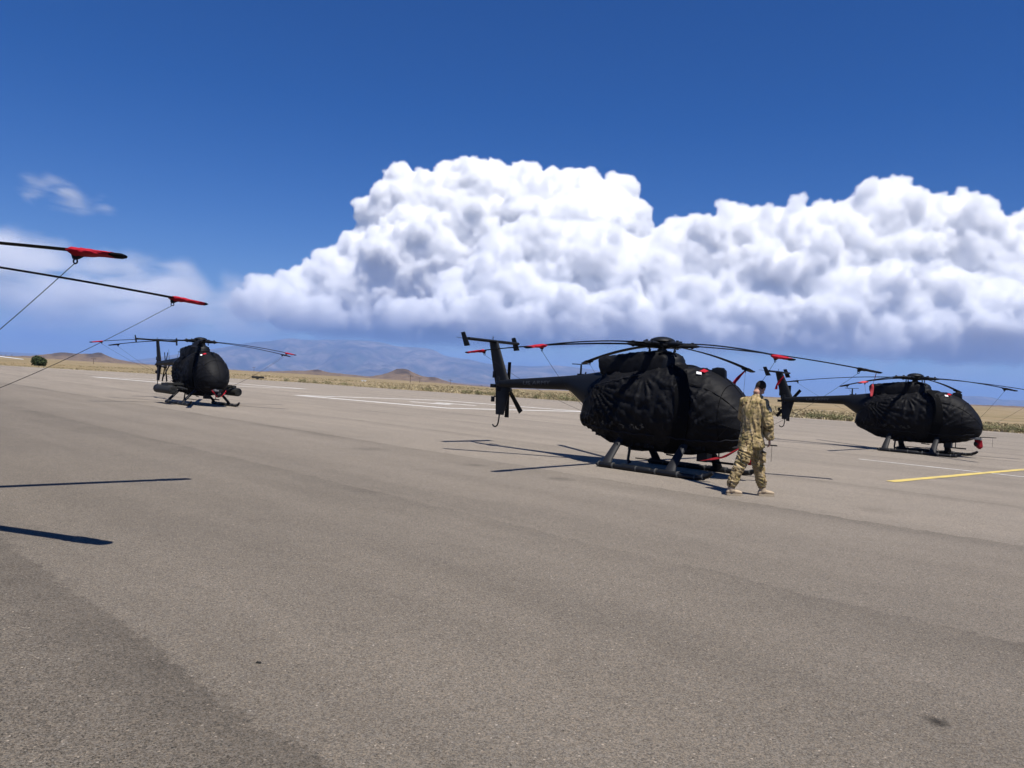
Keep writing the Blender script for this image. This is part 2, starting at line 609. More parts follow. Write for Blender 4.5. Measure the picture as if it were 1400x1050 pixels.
def build_terrain():
    pxs = []
    p = -700
    while p < 2200:
        pxs.append(p)
        p += 4 if -40 < p < 1440 else 30
    Ds = [20.0]
    while Ds[-1] < 52000:
        d = Ds[-1]
        Ds.append(d * (1.05 if d < DS * .5 else 1.022 if d < DS * 1.25 else 1.12))
    V = []; rock = []; cap = []
    for D in Ds:
        for px in pxs:
            d = ray(px, HOR_A + HOR_B * px)
            x, y = d.x * D, D
            z = terrain_z(px, D)
            if D > 140:
                a = min(1, (D - 140) / 900)
                z += a * 1.4 * (noise.noise(Vector((x * .008, y * .008, 3))) + .5 * noise.noise(Vector((x * .022, y * .022, 7))))
            if .6 * DS < D < 1.6 * DS:
                z += 2.2 * sstep(.6 * DS, .9 * DS, D) * (noise.noise(Vector((x * .03, y * .02, 11))) + .6 * noise.noise(Vector((x * .08, y * .05, 13))))
            V.append((x, y, z))
            e = interp(px, SKY1)[0]
            base = interp(px, [(-700, -2.5), (0, -3.4), (200, -4.4), (500, -4.5), (700, -8.4), (900, -5), (1050, 0), (1400, 6.5), (2200, 8)])[0]
            rock.append(sstep(DS * .35, DS * .62, D) * .95)
            c = 0.0
            if DS * .74 < D:
                for cx, w in CAPS:
                    c = max(c, (1 - sstep(w * .5, w * 1.1, abs(px - cx))) * sstep(DS * .76, DS * .86, D) * sstep(.5, 5, e - base))
            c *= .45 + .55 * sstep(-.2, .3, noise.noise(Vector((x * .03, y * .012, 1))))
            cap.append(c)
    n = len(pxs)
    F = [(i * n + j, i * n + j + 1, (i + 1) * n + j + 1, (i + 1) * n + j) for i in range(len(Ds) - 1) for j in range(n - 1)]
    me = bpy.data.meshes.new('desert_ground')
    me.from_pydata(V, [], F); me.update()
    for nm, vals in (('rock', rock), ('cap', cap)):
        at_ = me.attributes.new(nm, 'FLOAT', 'POINT'); at_.data.foreach_set('value', vals)
    me.materials.append(MAT['desert'])
    me.polygons.foreach_set('use_smooth', [True] * len(me.polygons))
    o = link(bpy.data.objects.new('desert_ground', me))
    tag(o, kind='structure')
build_terrain()

# far mountain range and mesa: ridges with spurs and gullies
def ridge(name, prof, D, depth, seed, mat, rough=1.0, step=3):
    x0, x1 = prof[0][0], prof[-1][0]
    nx = int((x1 - x0) / step) + 1
    ny = 70
    V = []
    for j in range(ny):
        t = j / (ny - 1)                  # 0 front foot .. 1 behind the crest
        for i in range(nx):
            px = lerp(x0, x1, i / (nx - 1))
            e = max(interp(px, prof)[0], -1.0)
            dd = D - depth * .75 + depth * t
            hz = e / FPX * D + 50
            x = ray(px, HOR_A + HOR_B * px).x * dd
            if t < .75:
                s = t / .75
                k = s ** 1.55
            else:
                k = 1 - (t - .75) / .25 * .6
            n1 = noise.fractal(Vector((x * .00045 + seed, dd * .00018, seed)), .9, 2.1, 5)
            g = .6 - abs(noise.noise(Vector((x * .0011 + seed * 3, dd * .00022, 5)))) * 2 - .5 * abs(noise.noise(Vector((x * .0028, dd * .0005, 9))))
            env = sin(pi * min(1, t / .75)) ** .8 if t < .75 else 0
            z = hz * k + hz * env * (.26 * n1 + .24 * g) * rough + hz * .015 * n1
            V.append((x, dd, z - 60))
    F = [(j * nx + i, j * nx + i + 1, (j + 1) * nx + i + 1, (j + 1) * nx + i) for j in range(ny - 1) for i in range(nx - 1)]
    me = bpy.data.meshes.new(name); me.from_pydata(V, [], F); me.update()
    me.materials.append(mat)
    me.polygons.foreach_set('use_smooth', [True] * len(me.polygons))
    o = link(bpy.data.objects.new(name, me))
    tag(o, kind='structure')
    return o

E_ = lambda x, y: (x, HOR_A + HOR_B * x - y)
ridge('mountain_range', [(-500, 3), (0, 3), (100, 2.5)] + [E_(*p) for p in [(168, 493.0), (185, 491.5), (202, 489.5), (240, 484), (275, 478.5), (300, 475), (325, 470.5), (343, 467), (365, 465.5), (385, 462.6), (396, 461.2), (410, 463.2), (431, 464), (445, 463.4), (474, 463.6), (498, 464.8), (517, 467), (543, 472.5), (565, 473.5), (586, 476), (608, 486), (640, 491), (671, 497), (720, 500), (760, 499), (800, 503), (850, 513), (900, 525), (960, 537)]], 24000, 9000, 3.1, MAT['mountain'])
ridge('mesa', [(1180, -1), (1225, 0)] + [E_(*p) for p in [(1250, 551), (1275, 544), (1300, 541), (1340, 541), (1356, 542.5), (1370, 545.5), (1400, 546.5), (1480, 548), (1560, 549), (1650, 550), (1900, 560)]], 21000, 5000, 8.7, MAT['mountain'], .35)

# ------------------------------------------------------------------ clouds
def eval_mesh(o, name):
    dg = bpy.context.evaluated_depsgraph_get()
    me = bpy.data.meshes.new_from_object(o.evaluated_get(dg))
    me.name = name
    return me



def vol_mat():
    t = NT('cumulus_cloud')
    at_ = t.n('ShaderNodeAttribute', attribute_name='density')
    pos = t.n('ShaderNodeNewGeometry').outputs['Position']
    sp = t.n('ShaderNodeSeparateXYZ'); t.set(sp.inputs[0], pos)
    hz_ = t.math('DIVIDE', t.math('SUBTRACT', sp.outputs[2], 2000.0), 3000.0, clamp=True)
    base = t.math('MULTIPLY', hz_, hz_)
    dens = t.math('MULTIPLY', t.math('MULTIPLY', at_.outputs['Fac'], base), DENS)
    pv = t.n('ShaderNodeVolumePrincipled')
    pv.inputs['Color'].default_value = C(1.0)
    pv.inputs['Density Attribute'].default_value = ''
    t.set(pv.inputs['Density'], dens)
    pv.inputs['Anisotropy'].default_value = -0.35
    t.t.links.new(pv.outputs[0], t.out.inputs['Volume'])
    return t.m
DENS = 0.0058
MAT['cvol'] = vol_mat()
def veil_mat(name, scale, stretch, lo, hi, dens):
    t = NT(name)
    at_ = t.n('ShaderNodeAttribute', attribute_name='density')
    pos = t.n('ShaderNodeNewGeometry').outputs['Position']
    mp = t.n('ShaderNodeMapping'); t.set(mp.inputs[0], pos); mp.inputs['Scale'].default_value = stretch
    n1 = t.noise(mp.outputs[0], scale, 6.0, .6, .3)
    k = t.ramp(n1, [(lo, C(0)), (hi, C(1))])
    d = t.math('MULTIPLY', t.math('MULTIPLY', at_.outputs['Fac'], k), dens)
    pv = t.n('ShaderNodeVolumePrincipled')
    pv.inputs['Color'].default_value = C(1.0)
    pv.inputs['Density Attribute'].default_value = ''
    t.set(pv.inputs['Density'], d)
    t.t.links.new(pv.outputs[0], t.out.inputs['Volume'])
    return t.m
MAT['veil'] = veil_mat('thin_cloud_veil', .00033, (.55, .45, 1.7), .38, .63, .00095)
MAT['rain'] = veil_mat('rain_haze', .0003, (1.0, 1.0, .25), .26, .66, .00034)
MAT['cirrus'] = veil_mat('cirrus_wisp', .0005, (.5, .3, 1.6), .45, .68, .0004)

def vol_mod(o, voxel, band=600.0, mat='cvol'):
    ng = bpy.data.node_groups.new('to_vol', 'GeometryNodeTree')
    ng.interface.new_socket('Geometry', in_out='INPUT', socket_type='NodeSocketGeometry')
    ng.interface.new_socket('Geometry', in_out='OUTPUT', socket_type='NodeSocketGeometry')
    gi = ng.nodes.new('NodeGroupInput'); go = ng.nodes.new('NodeGroupOutput')
    mv = ng.nodes.new('GeometryNodeMeshToVolume'); mv.resolution_mode = 'VOXEL_SIZE'
    mv.inputs['Voxel Size'].default_value = voxel * 1.05
    mv.inputs['Interior Band Width'].default_value = band
    mv.inputs['Density'].default_value = 1.0
    sm = ng.nodes.new('GeometryNodeSetMaterial'); sm.inputs['Material'].default_value = MAT[mat]
    ng.links.new(gi.outputs[0], mv.inputs['Mesh']); ng.links.new(mv.outputs[0], sm.inputs[0]); ng.links.new(sm.outputs[0], go.inputs[0])
    md = o.modifiers.new('vol','NODES'); md.node_group = ng
_ico = {}
def ico(sub):
    if sub not in _ico:
        bm = bmesh.new(); bmesh.ops.create_icosphere(bm, subdivisions=sub, radius=1.0)
        _ico[sub] = (np.array([v.co[:] for v in bm.verts]), np.array([[v.index for v in f.verts] for f in bm.faces]))
        bm.free()
    return _ico[sub]


def cloud(name, label, outline, D, seed, rmax, count, spread, kids=(9, 6), voxel=95.0, billow=1.0, band=230.0, mat='cvol', grow=2.0, lean=.40):
    """outline in photograph pixels; filled with puffs as large as the outline lets them be, each budding smaller puffs"""
    rr = random.Random(seed)
    P = np.array(outline, float)
    A, B = P, np.roll(P, -1, 0)
    def sd(q):
        ab = B - A; t = np.clip(((q - A) * ab).sum(1) / (ab * ab).sum(1), 0, 1)
        d = np.sqrt((((A + ab * t[:, None]) - q) ** 2).sum(1)).min()
        ins = False
        for (x1, y1), (x2, y2) in zip(A, B):
            if (y1 > q[1]) != (y2 > q[1]) and q[0] < (x2 - x1) * (q[1] - y1) / (y2 - y1) + x1: ins = not ins
        return d if ins else -d
    balls = []
    x0, y0 = P.min(0); x1, y1 = P.max(0)
    n = 0; tries = 0
    while n < count and tries < 20000:
        tries += 1
        q = np.array([rr.uniform(x0, x1), rr.uniform(y0, y1)])
        d = sd(q)
        if d < 5: continue
        r = min(d * .98, rmax * rr.uniform(.45, 1.0)) + grow
        if d > rmax * 1.6 and rr.random() < .35: continue
        DD = D + rr.uniform(-spread, spread) - lean * (q[1] - y0) / FPX * D
        c = at(q[0], q[1], DD)
        balls.append((np.array(c), r / FPX * DD, 0)); n += 1
    out = list(balls)
    lvl = balls
    for k, kk in enumerate(kids):
        nxt = []
        for c, r, _ in lvl:
            for i in range(kk):
                v = Vector((rr.gauss(0, 1), rr.gauss(-.45, 1), rr.gauss(.35, .9))).normalized()
                s = rr.uniform(.22, .48)
                nxt.append((c + np.array(v) * r * rr.uniform(.82, 1.0), r * s, k + 1))
        nxt = [b for b in nxt if b[1] > voxel * .9]
        out += nxt
        lvl = nxt
    VV, FF, off = [], [], 0
    for c, r, l in out:
        v, f = ico(3 if l == 0 else 2)
        VV.append(v * r + c); FF.append(f + off); off += len(v)
    V = np.concatenate(VV); F = np.concatenate(FF)
    cen = Vector(V.mean(0))
    V = V - np.array(cen)
    me = bpy.data.meshes.new(name + '_puffs')
    me.from_pydata(V.tolist(), [], F.tolist()); me.update()
    o = bpy.data.objects.new(name, me); link(o)
    md = o.modifiers.new('r', 'REMESH'); md.mode = 'VOXEL'; md.voxel_size = voxel; md.use_smooth_shade = True
    sm = o.modifiers.new('s', 'SMOOTH'); sm.factor = .5; sm.iterations = 2
    for sc_, st, ty in ((1900, 900, 'CLOUDS'), (800, 380, 'CLOUDS'), (520, -230, 'VORONOI'), (300, 190, 'CLOUDS'), (210, -110, 'VORONOI')):
        tx = bpy.data.textures.new(name + 't', ty); tx.noise_scale = sc_
        dm = o.modifiers.new('d', 'DISPLACE'); dm.texture = tx; dm.strength = st * billow; dm.mid_level = .5; dm.texture_coords = 'LOCAL'
    me2 = eval_mesh(o, name)
    o.modifiers.clear(); o.data = me2
    bpy.data.meshes.remove(me)
    me2.materials.clear()
    me2.polygons.foreach_set('use_smooth', [True] * len(me2.polygons))
    o.location = cen
    tag(o, label, 'cloud', kind='stuff')
    vol_mod(o, voxel, band, mat)
    print(name, len(out), len(me2.polygons))
    return o



cloud('storm_cloud', 'tall white anvil-topped storm cloud towering over the mountains',
      [(498, 300), (512, 266), (538, 243), (580, 239), (616, 235), (640, 223), (668, 230), (700, 228), (730, 239), (762, 239), (810, 245), (850, 255), (874, 275), (887, 300), (885, 322),
       (868, 345), (870, 470), (700, 480), (560, 475), (470, 470), (400, 455), (345, 440), (335, 405), (380, 382), (420, 366), (440, 346), (470, 336), (488, 322)], 63000, 11, 62, 300, 1100, kids=(8, 4), voxel=85, billow=.8, lean=.16)
cloud('cumulus_tower', 'bright lumpy cumulus tower in front of the storm cloud',
      [(590, 405), (600, 374), (640, 366), (660, 340), (690, 306), (720, 300), (760, 298), (800, 302), (830, 308), (862, 318), (876, 345), (880, 400), (876, 470), (800, 482), (740, 476), (700, 474), (660, 472), (600, 450)], 50000, 7, 32, 180, 800, voxel=72, billow=.9)
cloud('cumulus_bank', 'long white cumulus bank rising behind the parked helicopters',
      [(842, 400), (858, 350), (878, 326), (905, 304), (960, 298), (1010, 292), (1060, 294), (1110, 285), (1155, 282), (1180, 260), (1212, 248), (1248, 256), (1262, 278), (1310, 272), (1346, 282), (1362, 304),
       (1400, 298), (1450, 294), (1520, 310), (1600, 330), (1640, 400), (1620, 500), (1400, 500), (1300, 500), (1100, 496), (1000, 492), (900, 488), (845, 478)], 52000, 23, 50, 520, 1000, voxel=76, billow=.9)
cloud('low_cumulus', 'low ragged cumulus above the mountain ridge',
      [(306, 432), (322, 402), (346, 378), (380, 380), (410, 398), (450, 408), (480, 420), (520, 412), (580, 406), (640, 418), (664, 438), (600, 452), (520, 458), (430, 462), (330, 452)], 47000, 31, 20, 120, 900, voxel=80)

cloud('cloud_veil', 'thin grey-white cloud veil in the lower sky over the armed helicopter',
      [(-260, 335), (-100, 306), (10, 302), (60, 314), (140, 338), (200, 342), (262, 350), (330, 372), (400, 395), (420, 440), (380, 468), (200, 482), (0, 474), (-260, 462)], 66000, 41, 60, 110, 3500, kids=(), voxel=380, band=2200, mat='veil', billow=0.3)
cloud('cirrus_wisp', 'small feathery wisp of cirrus high over the red blade covers',
      [(10, 252), (40, 226), (80, 232), (120, 256), (168, 276), (166, 296), (110, 296), (40, 282)], 80000, 43, 24, 40, 1200, kids=(), voxel=300, band=1000, mat='cirrus', billow=0.3)

cloud('rain_curtain', 'pale rain haze hanging between the cloud bank and the horizon',
      [(330, 440), (500, 445), (700, 452), (900, 462), (1100, 480), (1500, 485), (1560, 560), (1250, 552), (1000, 540), (700, 520), (560, 500), (330, 490)], 62000, 47, 26, 150, 1500, kids=(), voxel=300, band=1200, mat='rain', billow=0.3)

# ------------------------------------------------------------------ helicopters
# local axes: x forward, y to the machine's left, z up, origin on the ground under the rotor mast
POD = [(-2.02, 1.02, .98, .02), (-1.99, 1.14, .85, .13), (-1.9, 1.33, .75, .30), (-1.6, 1.76, .62, .47), (-1.2, 1.97, .48, .61), (-.6, 2.05, .42, .69), (0, 2.10, .40, .715),
       (.6, 2.135, .40, .715), (1.0, 2.105, .42, .69), (1.4, 1.985, .46, .63), (1.75, 1.765, .53, .545), (1.98, 1.52, .61, .44), (2.11, 1.33, .70, .33), (2.18, 1.17, .80, .20), (2.205, 1.05, .90, .09), (2.21, .99, .96, .015)]

POD = [(x * (.94 if x < 0 else .945), a, b - .045 * max(0, 1 - (x / 1.7) ** 2), c) for x, a, b, c in POD]


def pod_pt(x, th, off=0.0):
    """th = 0 at the top, positive towards the right (-y) side"""
    top, bot, hw = interp(x, POD)
    zc, hz_ = (top + bot) / 2, (top - bot) / 2
    e = 2.0 / 2.25
    s, c = sin(th), cos(th)
    y = -hw * math.copysign(abs(s) ** e, s)
    z = hz_ * math.copysign(abs(c) ** e, c)
    if z < 0: y *= 1 - .10 * (z / max(hz_, .01)) ** 2
    k = sqrt(y * y + z * z) + 1e-6
    return Vector((x, y * (1 + off / k), zc + z * (1 + off / k)))


def fold(px, pz, side):
    d = 0.0
    for (gx, gz, n, amp, reach, lo, hi) in ((-.10, 1.97, 15, .13, .80, -3.0, -.15), (-1.42, 1.66, 34, .14, 1.45, -1.1, .15), (.98, .92, 26, .08, .8, -.7, 1.4), (.80, 1.75, 17, .05, .6, -1.5, .1), (-1.0, .66, 14, .06, .6, .1, 2.4)):
        vx, vz = px - gx, pz - gz
        r = sqrt(vx * vx + vz * vz)
        a = atan2(vz, vx)
        w = sstep(lo - .15, lo + .25, a) * (1 - sstep(hi - .25, hi + .15, a)) * exp(-(r / reach) ** 2) * sstep(.03, .3, r)
        if w < .01: continue
        ph = a * n + 3.4 * noise.noise(Vector((a * 2.2 + gx, r * 1.3, side * 9.1 + gz))) + 1.3 * noise.noise(Vector((a * 7, r * 4, side)))
        q = .5 + .5 * sin(ph)
        d += amp * w * (q ** 2.6 - .22) * (.55 + .7 * noise.noise(Vector((a * 5 + 3, r * 2.1, gx + side))))
    # loose cloth, creased on the diagonal
    n1 = noise.noise(Vector((px * 2.4 + pz * 1.0, pz * 3.4 - px * 1.6, side * 5)))
    n2 = noise.noise(Vector((px * 5 + pz * 4.5, pz * 9 - px * 4, side * 3 + 20)))
    k = 1 - .75 * sstep(1.15, 1.45, px)
    d += k * (.050 * n1 + .052 * ((1 - abs(n2)) ** 5 - .35) * sstep(-.35, .25, n1))
    return d


def make_pod_mesh():
    nx, nt = 190, 132
    xs = []
    for i in range(nx):
        t = i / (nx - 1)
        xs.append(POD[0][0] + (POD[-1][0] - POD[0][0]) * (t - .0495 * sin(2 * pi * t)))
    m = MB()
    rings = []
    for x in xs:
        ring = []
        for j in range(nt):
            th = 2 * pi * j / nt
            p = pod_pt(x, th)
            side = -1 if p.y < 0 else 1
            edge_fade = sstep(-2.02, -1.8, x) * (1 - sstep(1.9, 2.18, x))
            lat = sstep(.04, .3, abs(p.y))
            d = fold(p.x, p.z, side) * edge_fade * lat
            if p.z < .62: d += .02 * noise.noise(Vector((p.x * 7, p.y * 5, 2))) * edge_fade
            q = pod_pt(x, th, d)
            ring.append(q)
        rings.append(ring)
    m.loft(rings)
    return m.mesh('fuselage_cover', MAT['fabric'], True, None)


def section_loft(rows, n=28, ex=2.3, disp=0.0, seed=0, sub=1):
    """rows (x, top, bottom, halfwidth)"""
    rings = []
    x0, x1 = rows[0][0], rows[-1][0]
    N = len(rows) * sub if sub > 1 else len(rows)
    for i in range(N):
        if sub > 1:
            x = lerp(x0, x1, i / (N - 1)); top, bot, hw = interp(x, rows)
        else:
            x, top, bot, hw = rows[i]
        zc, h = (top + bot) / 2, (top - bot) / 2
        ring = []
        for j in range(n):
            th = 2 * pi * j / n
            s, c = sin(th), cos(th)
            y = -hw * math.copysign(abs(s) ** (2 / ex), s); z = h * math.copysign(abs(c) ** (2 / ex), c)
            if disp:
                k = 1 + disp * (noise.noise(Vector((x * 5, y * 9 + seed, z * 9))) + .6 * noise.noise(Vector((x * 13, y * 16 + seed, z * 22)))) / max(.05, h)
                y *= k; z *= k
            ring.append((x, y, zc + z))
        rings.append(ring)
    return rings


def quad_foil(m, quad, th):
    """swept plate with a rounded leading edge; quad = 4 corners (lead low, trail low, trail high, lead high), th = thickness vector"""
    a, b, c, d = [Vector(q) for q in quad]
    th = Vector(th)
    sec = [(0, 0), (.06, .32), (.22, .5), (.5, .42), (.8, .2), (1, .03)]
    pts = sec + [(u, -v) for u, v in reversed(sec[1:])]
    r0 = [a.lerp(b, u) + th * v for u, v in pts]
    r1 = [d.lerp(c, u) + th * v for u, v in pts]
    m.loft([r0, r1])


R_BLADE = 4.16
Z_ROOT, TIP_DROP = 2.555, .345
COVER_L = .40
def blade_z(r):
    t = max(0, (r - .4) / (R_BLADE - .4))
    return Z_ROOT + .02 * t - (TIP_DROP + .02) * t ** 1.75


def make_blade_mesh():
    m = MB()
    rings = []
    prof = [(0, 0), (.05, .5), (.2, .95), (.4, 1.0), (.7, .55), (1, .06)]
    pts = prof + [(u, -v) for u, v in reversed(prof[1:])]
    for i in range(26):
        t = i / 25
        r = lerp(.62, R_BLADE, t)
        ch = .172 if t > .03 else lerp(.09, .172, t / .03)
        tw = radians(lerp(7, -1, t))
        z = blade_z(r)
        ring = []
        for u, v in pts:
            cx = (.28 - u) * ch; cz = v * .0115
            ring.append((r, cx * cos(tw) - cz * sin(tw), z + cx * sin(tw) + cz * cos(tw)))
        rings.append(ring)
    m.loft(rings)
    return m.mesh('rotor_blade', MAT['blade'], True, 50)


def make_cover_mesh(mat, long=1.0):
    """cloth sock over the blade tip with a tie tab and ring under its inner end"""
    m = MB()
    L = COVER_L * long
    rings = []
    n = 14
    for i in range(15):
        t = i / 14
        r = R_BLADE - L + t * (L + .05)
        wide = .102 * (1 - .35 * t ** 3) if t < .96 else .03
        hi = .026 * (1 - .35 * t ** 2)
        if t == 0: wide, hi = .092, .016
        if t >= .97: hi = .008
        z = blade_z(min(r, R_BLADE)) - .006
        ring = []
        for j in range(n):
            a = 2 * pi * j / n
            k = 1 + .30 * noise.noise(Vector((t * 9, cos(a) * 1.8, sin(a) * 1.8)))
            dz = sin(a) * hi * k
            if sin(a) < 0: dz *= 1 + .55 * exp(-((t - .1) / .16) ** 2)
            ring.append((r, cos(a) * wide * k - .035, z + dz))
        rings.append(ring)
    m.loft(rings)
    me = m.mesh('blade_cover', mat, True, 60)
    me.materials.append(MAT['strap'])
    for p in me.polygons:
        if p.center.x > R_BLADE - L * .02: p.material_index = 1
    return me


def make_tab_mesh():
    m = MB()
    r0 = R_BLADE - COVER_L + .05
    z = blade_z(r0)
    m.loft([[(r0 - .055, -.065, z - .03), (r0 + .05, -.065, z - .03), (r0 + .05, -.015, z - .03), (r0 - .055, -.015, z - .03)],
            [(r0 - .05, -.055, z - .066), (r0 - .015, -.055, z - .066), (r0 - .015, -.03, z - .066), (r0 - .05, -.03, z - .066)]])
    ring = [(r0 - .033 + .018 * cos(a), -.042, z - .082 + .018 * sin(a)) for a in [2 * pi * i / 12 for i in range(13)]]
    m.tube(ring, .006, 6)
    return m.mesh('tie_tab', MAT['rope'], True, 50)


def make_grip_mesh():
    m = MB()
    m.tube([(.14, 0, Z_ROOT), (.3, 0, Z_ROOT), (.5, 0, Z_ROOT), (.62, 0, Z_ROOT), (.74, 0, Z_ROOT - .005)], [(.05, .07), (.062, .075), (.05, .06), (.045, .075), (.018, .06)], 10, flat=((0, 0, 1),))
    m.tube([(.36, -.03, Z_ROOT - .05), (.36, -.03, Z_ROOT + .085)], .032, 8)
    m.tube([(.60, .0, Z_ROOT - .06), (.60, .0, Z_ROOT + .07)], .028, 8)
    m.tube([(.30, .085, Z_ROOT + .01), (.56, .095, Z_ROOT + .015)], .026, 8)       # damper
    m.box((.30, -.11, Z_ROOT - .01), (.07, .12, .035))                              # pitch horn
    return m.mesh('blade_grip', MAT['metal'], True, 35)


def make_streamer(name, pts, w, mat, parent, twist=0.0, bag=False):
    """a hanging ribbon with folds; pts from the knot to the free end"""
    m = MB()
    pts = [Vector(p) for p in pts]
    n = 22
    rows = []
    for i in range(n + 1):
        t = i / n * (len(pts) - 1)
        k = min(int(t), len(pts) - 2)
        p = pts[k].lerp(pts[k + 1], t - k)
        u = i / n
        a = twist * u + .6 * sin(u * 7)
        ww = w * ((.45 + .55 * sstep(0, .3, u)) if not bag else (.10 + .9 * sstep(.5, .75, u)))
        v = Vector((cos(a), sin(a), .15 * sin(u * 9))) * ww / 2
        rows.append((p - v + Vector((0, 0, 0)), p + Vector((sin(a), -cos(a), 0)) * .012 * sin(u * 13), p + v))
    vs = [q for r in rows for q in r]
    top = [(i * 3 + j, i * 3 + j + 1, i * 3 + j + 4, i * 3 + j + 3) for i in range(n) for j in range(2)]
    m.add(vs, top)
    o = m.build(name, mat, parent)
    md = o.modifiers.new('thick', 'SOLIDIFY'); md.thickness = .004
    return o


MESH = {}
def once(key, fn):
    if key not in MESH: MESH[key] = fn()
    return MESH[key]


def mbmesh(name, mat, fn, angle=40):
    def mk():
        m = MB(); fn(m)
        return m.mesh(name, mat, True, angle)
    return once(name, mk)


BOOM_ = [(-1.0, 2.0, .92, .50), (-1.5, 1.955, 1.0, .42), (-1.83, 1.905, 1.17, .32), (-2.1, 1.87, 1.34, .235), (-2.40, 1.838, 1.505, .165), (-3.4, 1.75, 1.49, .13), (-4.62, 1.655, 1.465, .092)]
BOOM = BOOM_[::-1]
COWL = [(-1.42, 2.26, 2.04, .25), (-1.39, 2.285, 1.98, .27), (-1.33, 2.30, 1.86, .285), (-1.0, 2.33, 1.8, .31), (-.5, 2.395, 1.8, .34), (-.15, 2.42, 1.8, .34), (.12, 2.40, 1.8, .31), (.35, 2.31, 1.8, .26), (.52, 2.19, 1.85, .17), (.58, 2.13, 1.95, .06)]


def strut_mesh(name, xf, side):
    def fn(m):
        path = [(xf, side * .40, .66), (xf - .01, side * .63, .43), (xf - .015, side * .88, .17), (xf - .015, side * .95, .05)]
        m.tube(path, [(.075, .05), (.085, .05), (.105, .045), (.125, .05)], 14, flat=((1, 0, 0),))
        m.box((xf - .015, side * .95, .075), (.30, .09, .05))
    return mbmesh(name, MAT['strut'], fn)


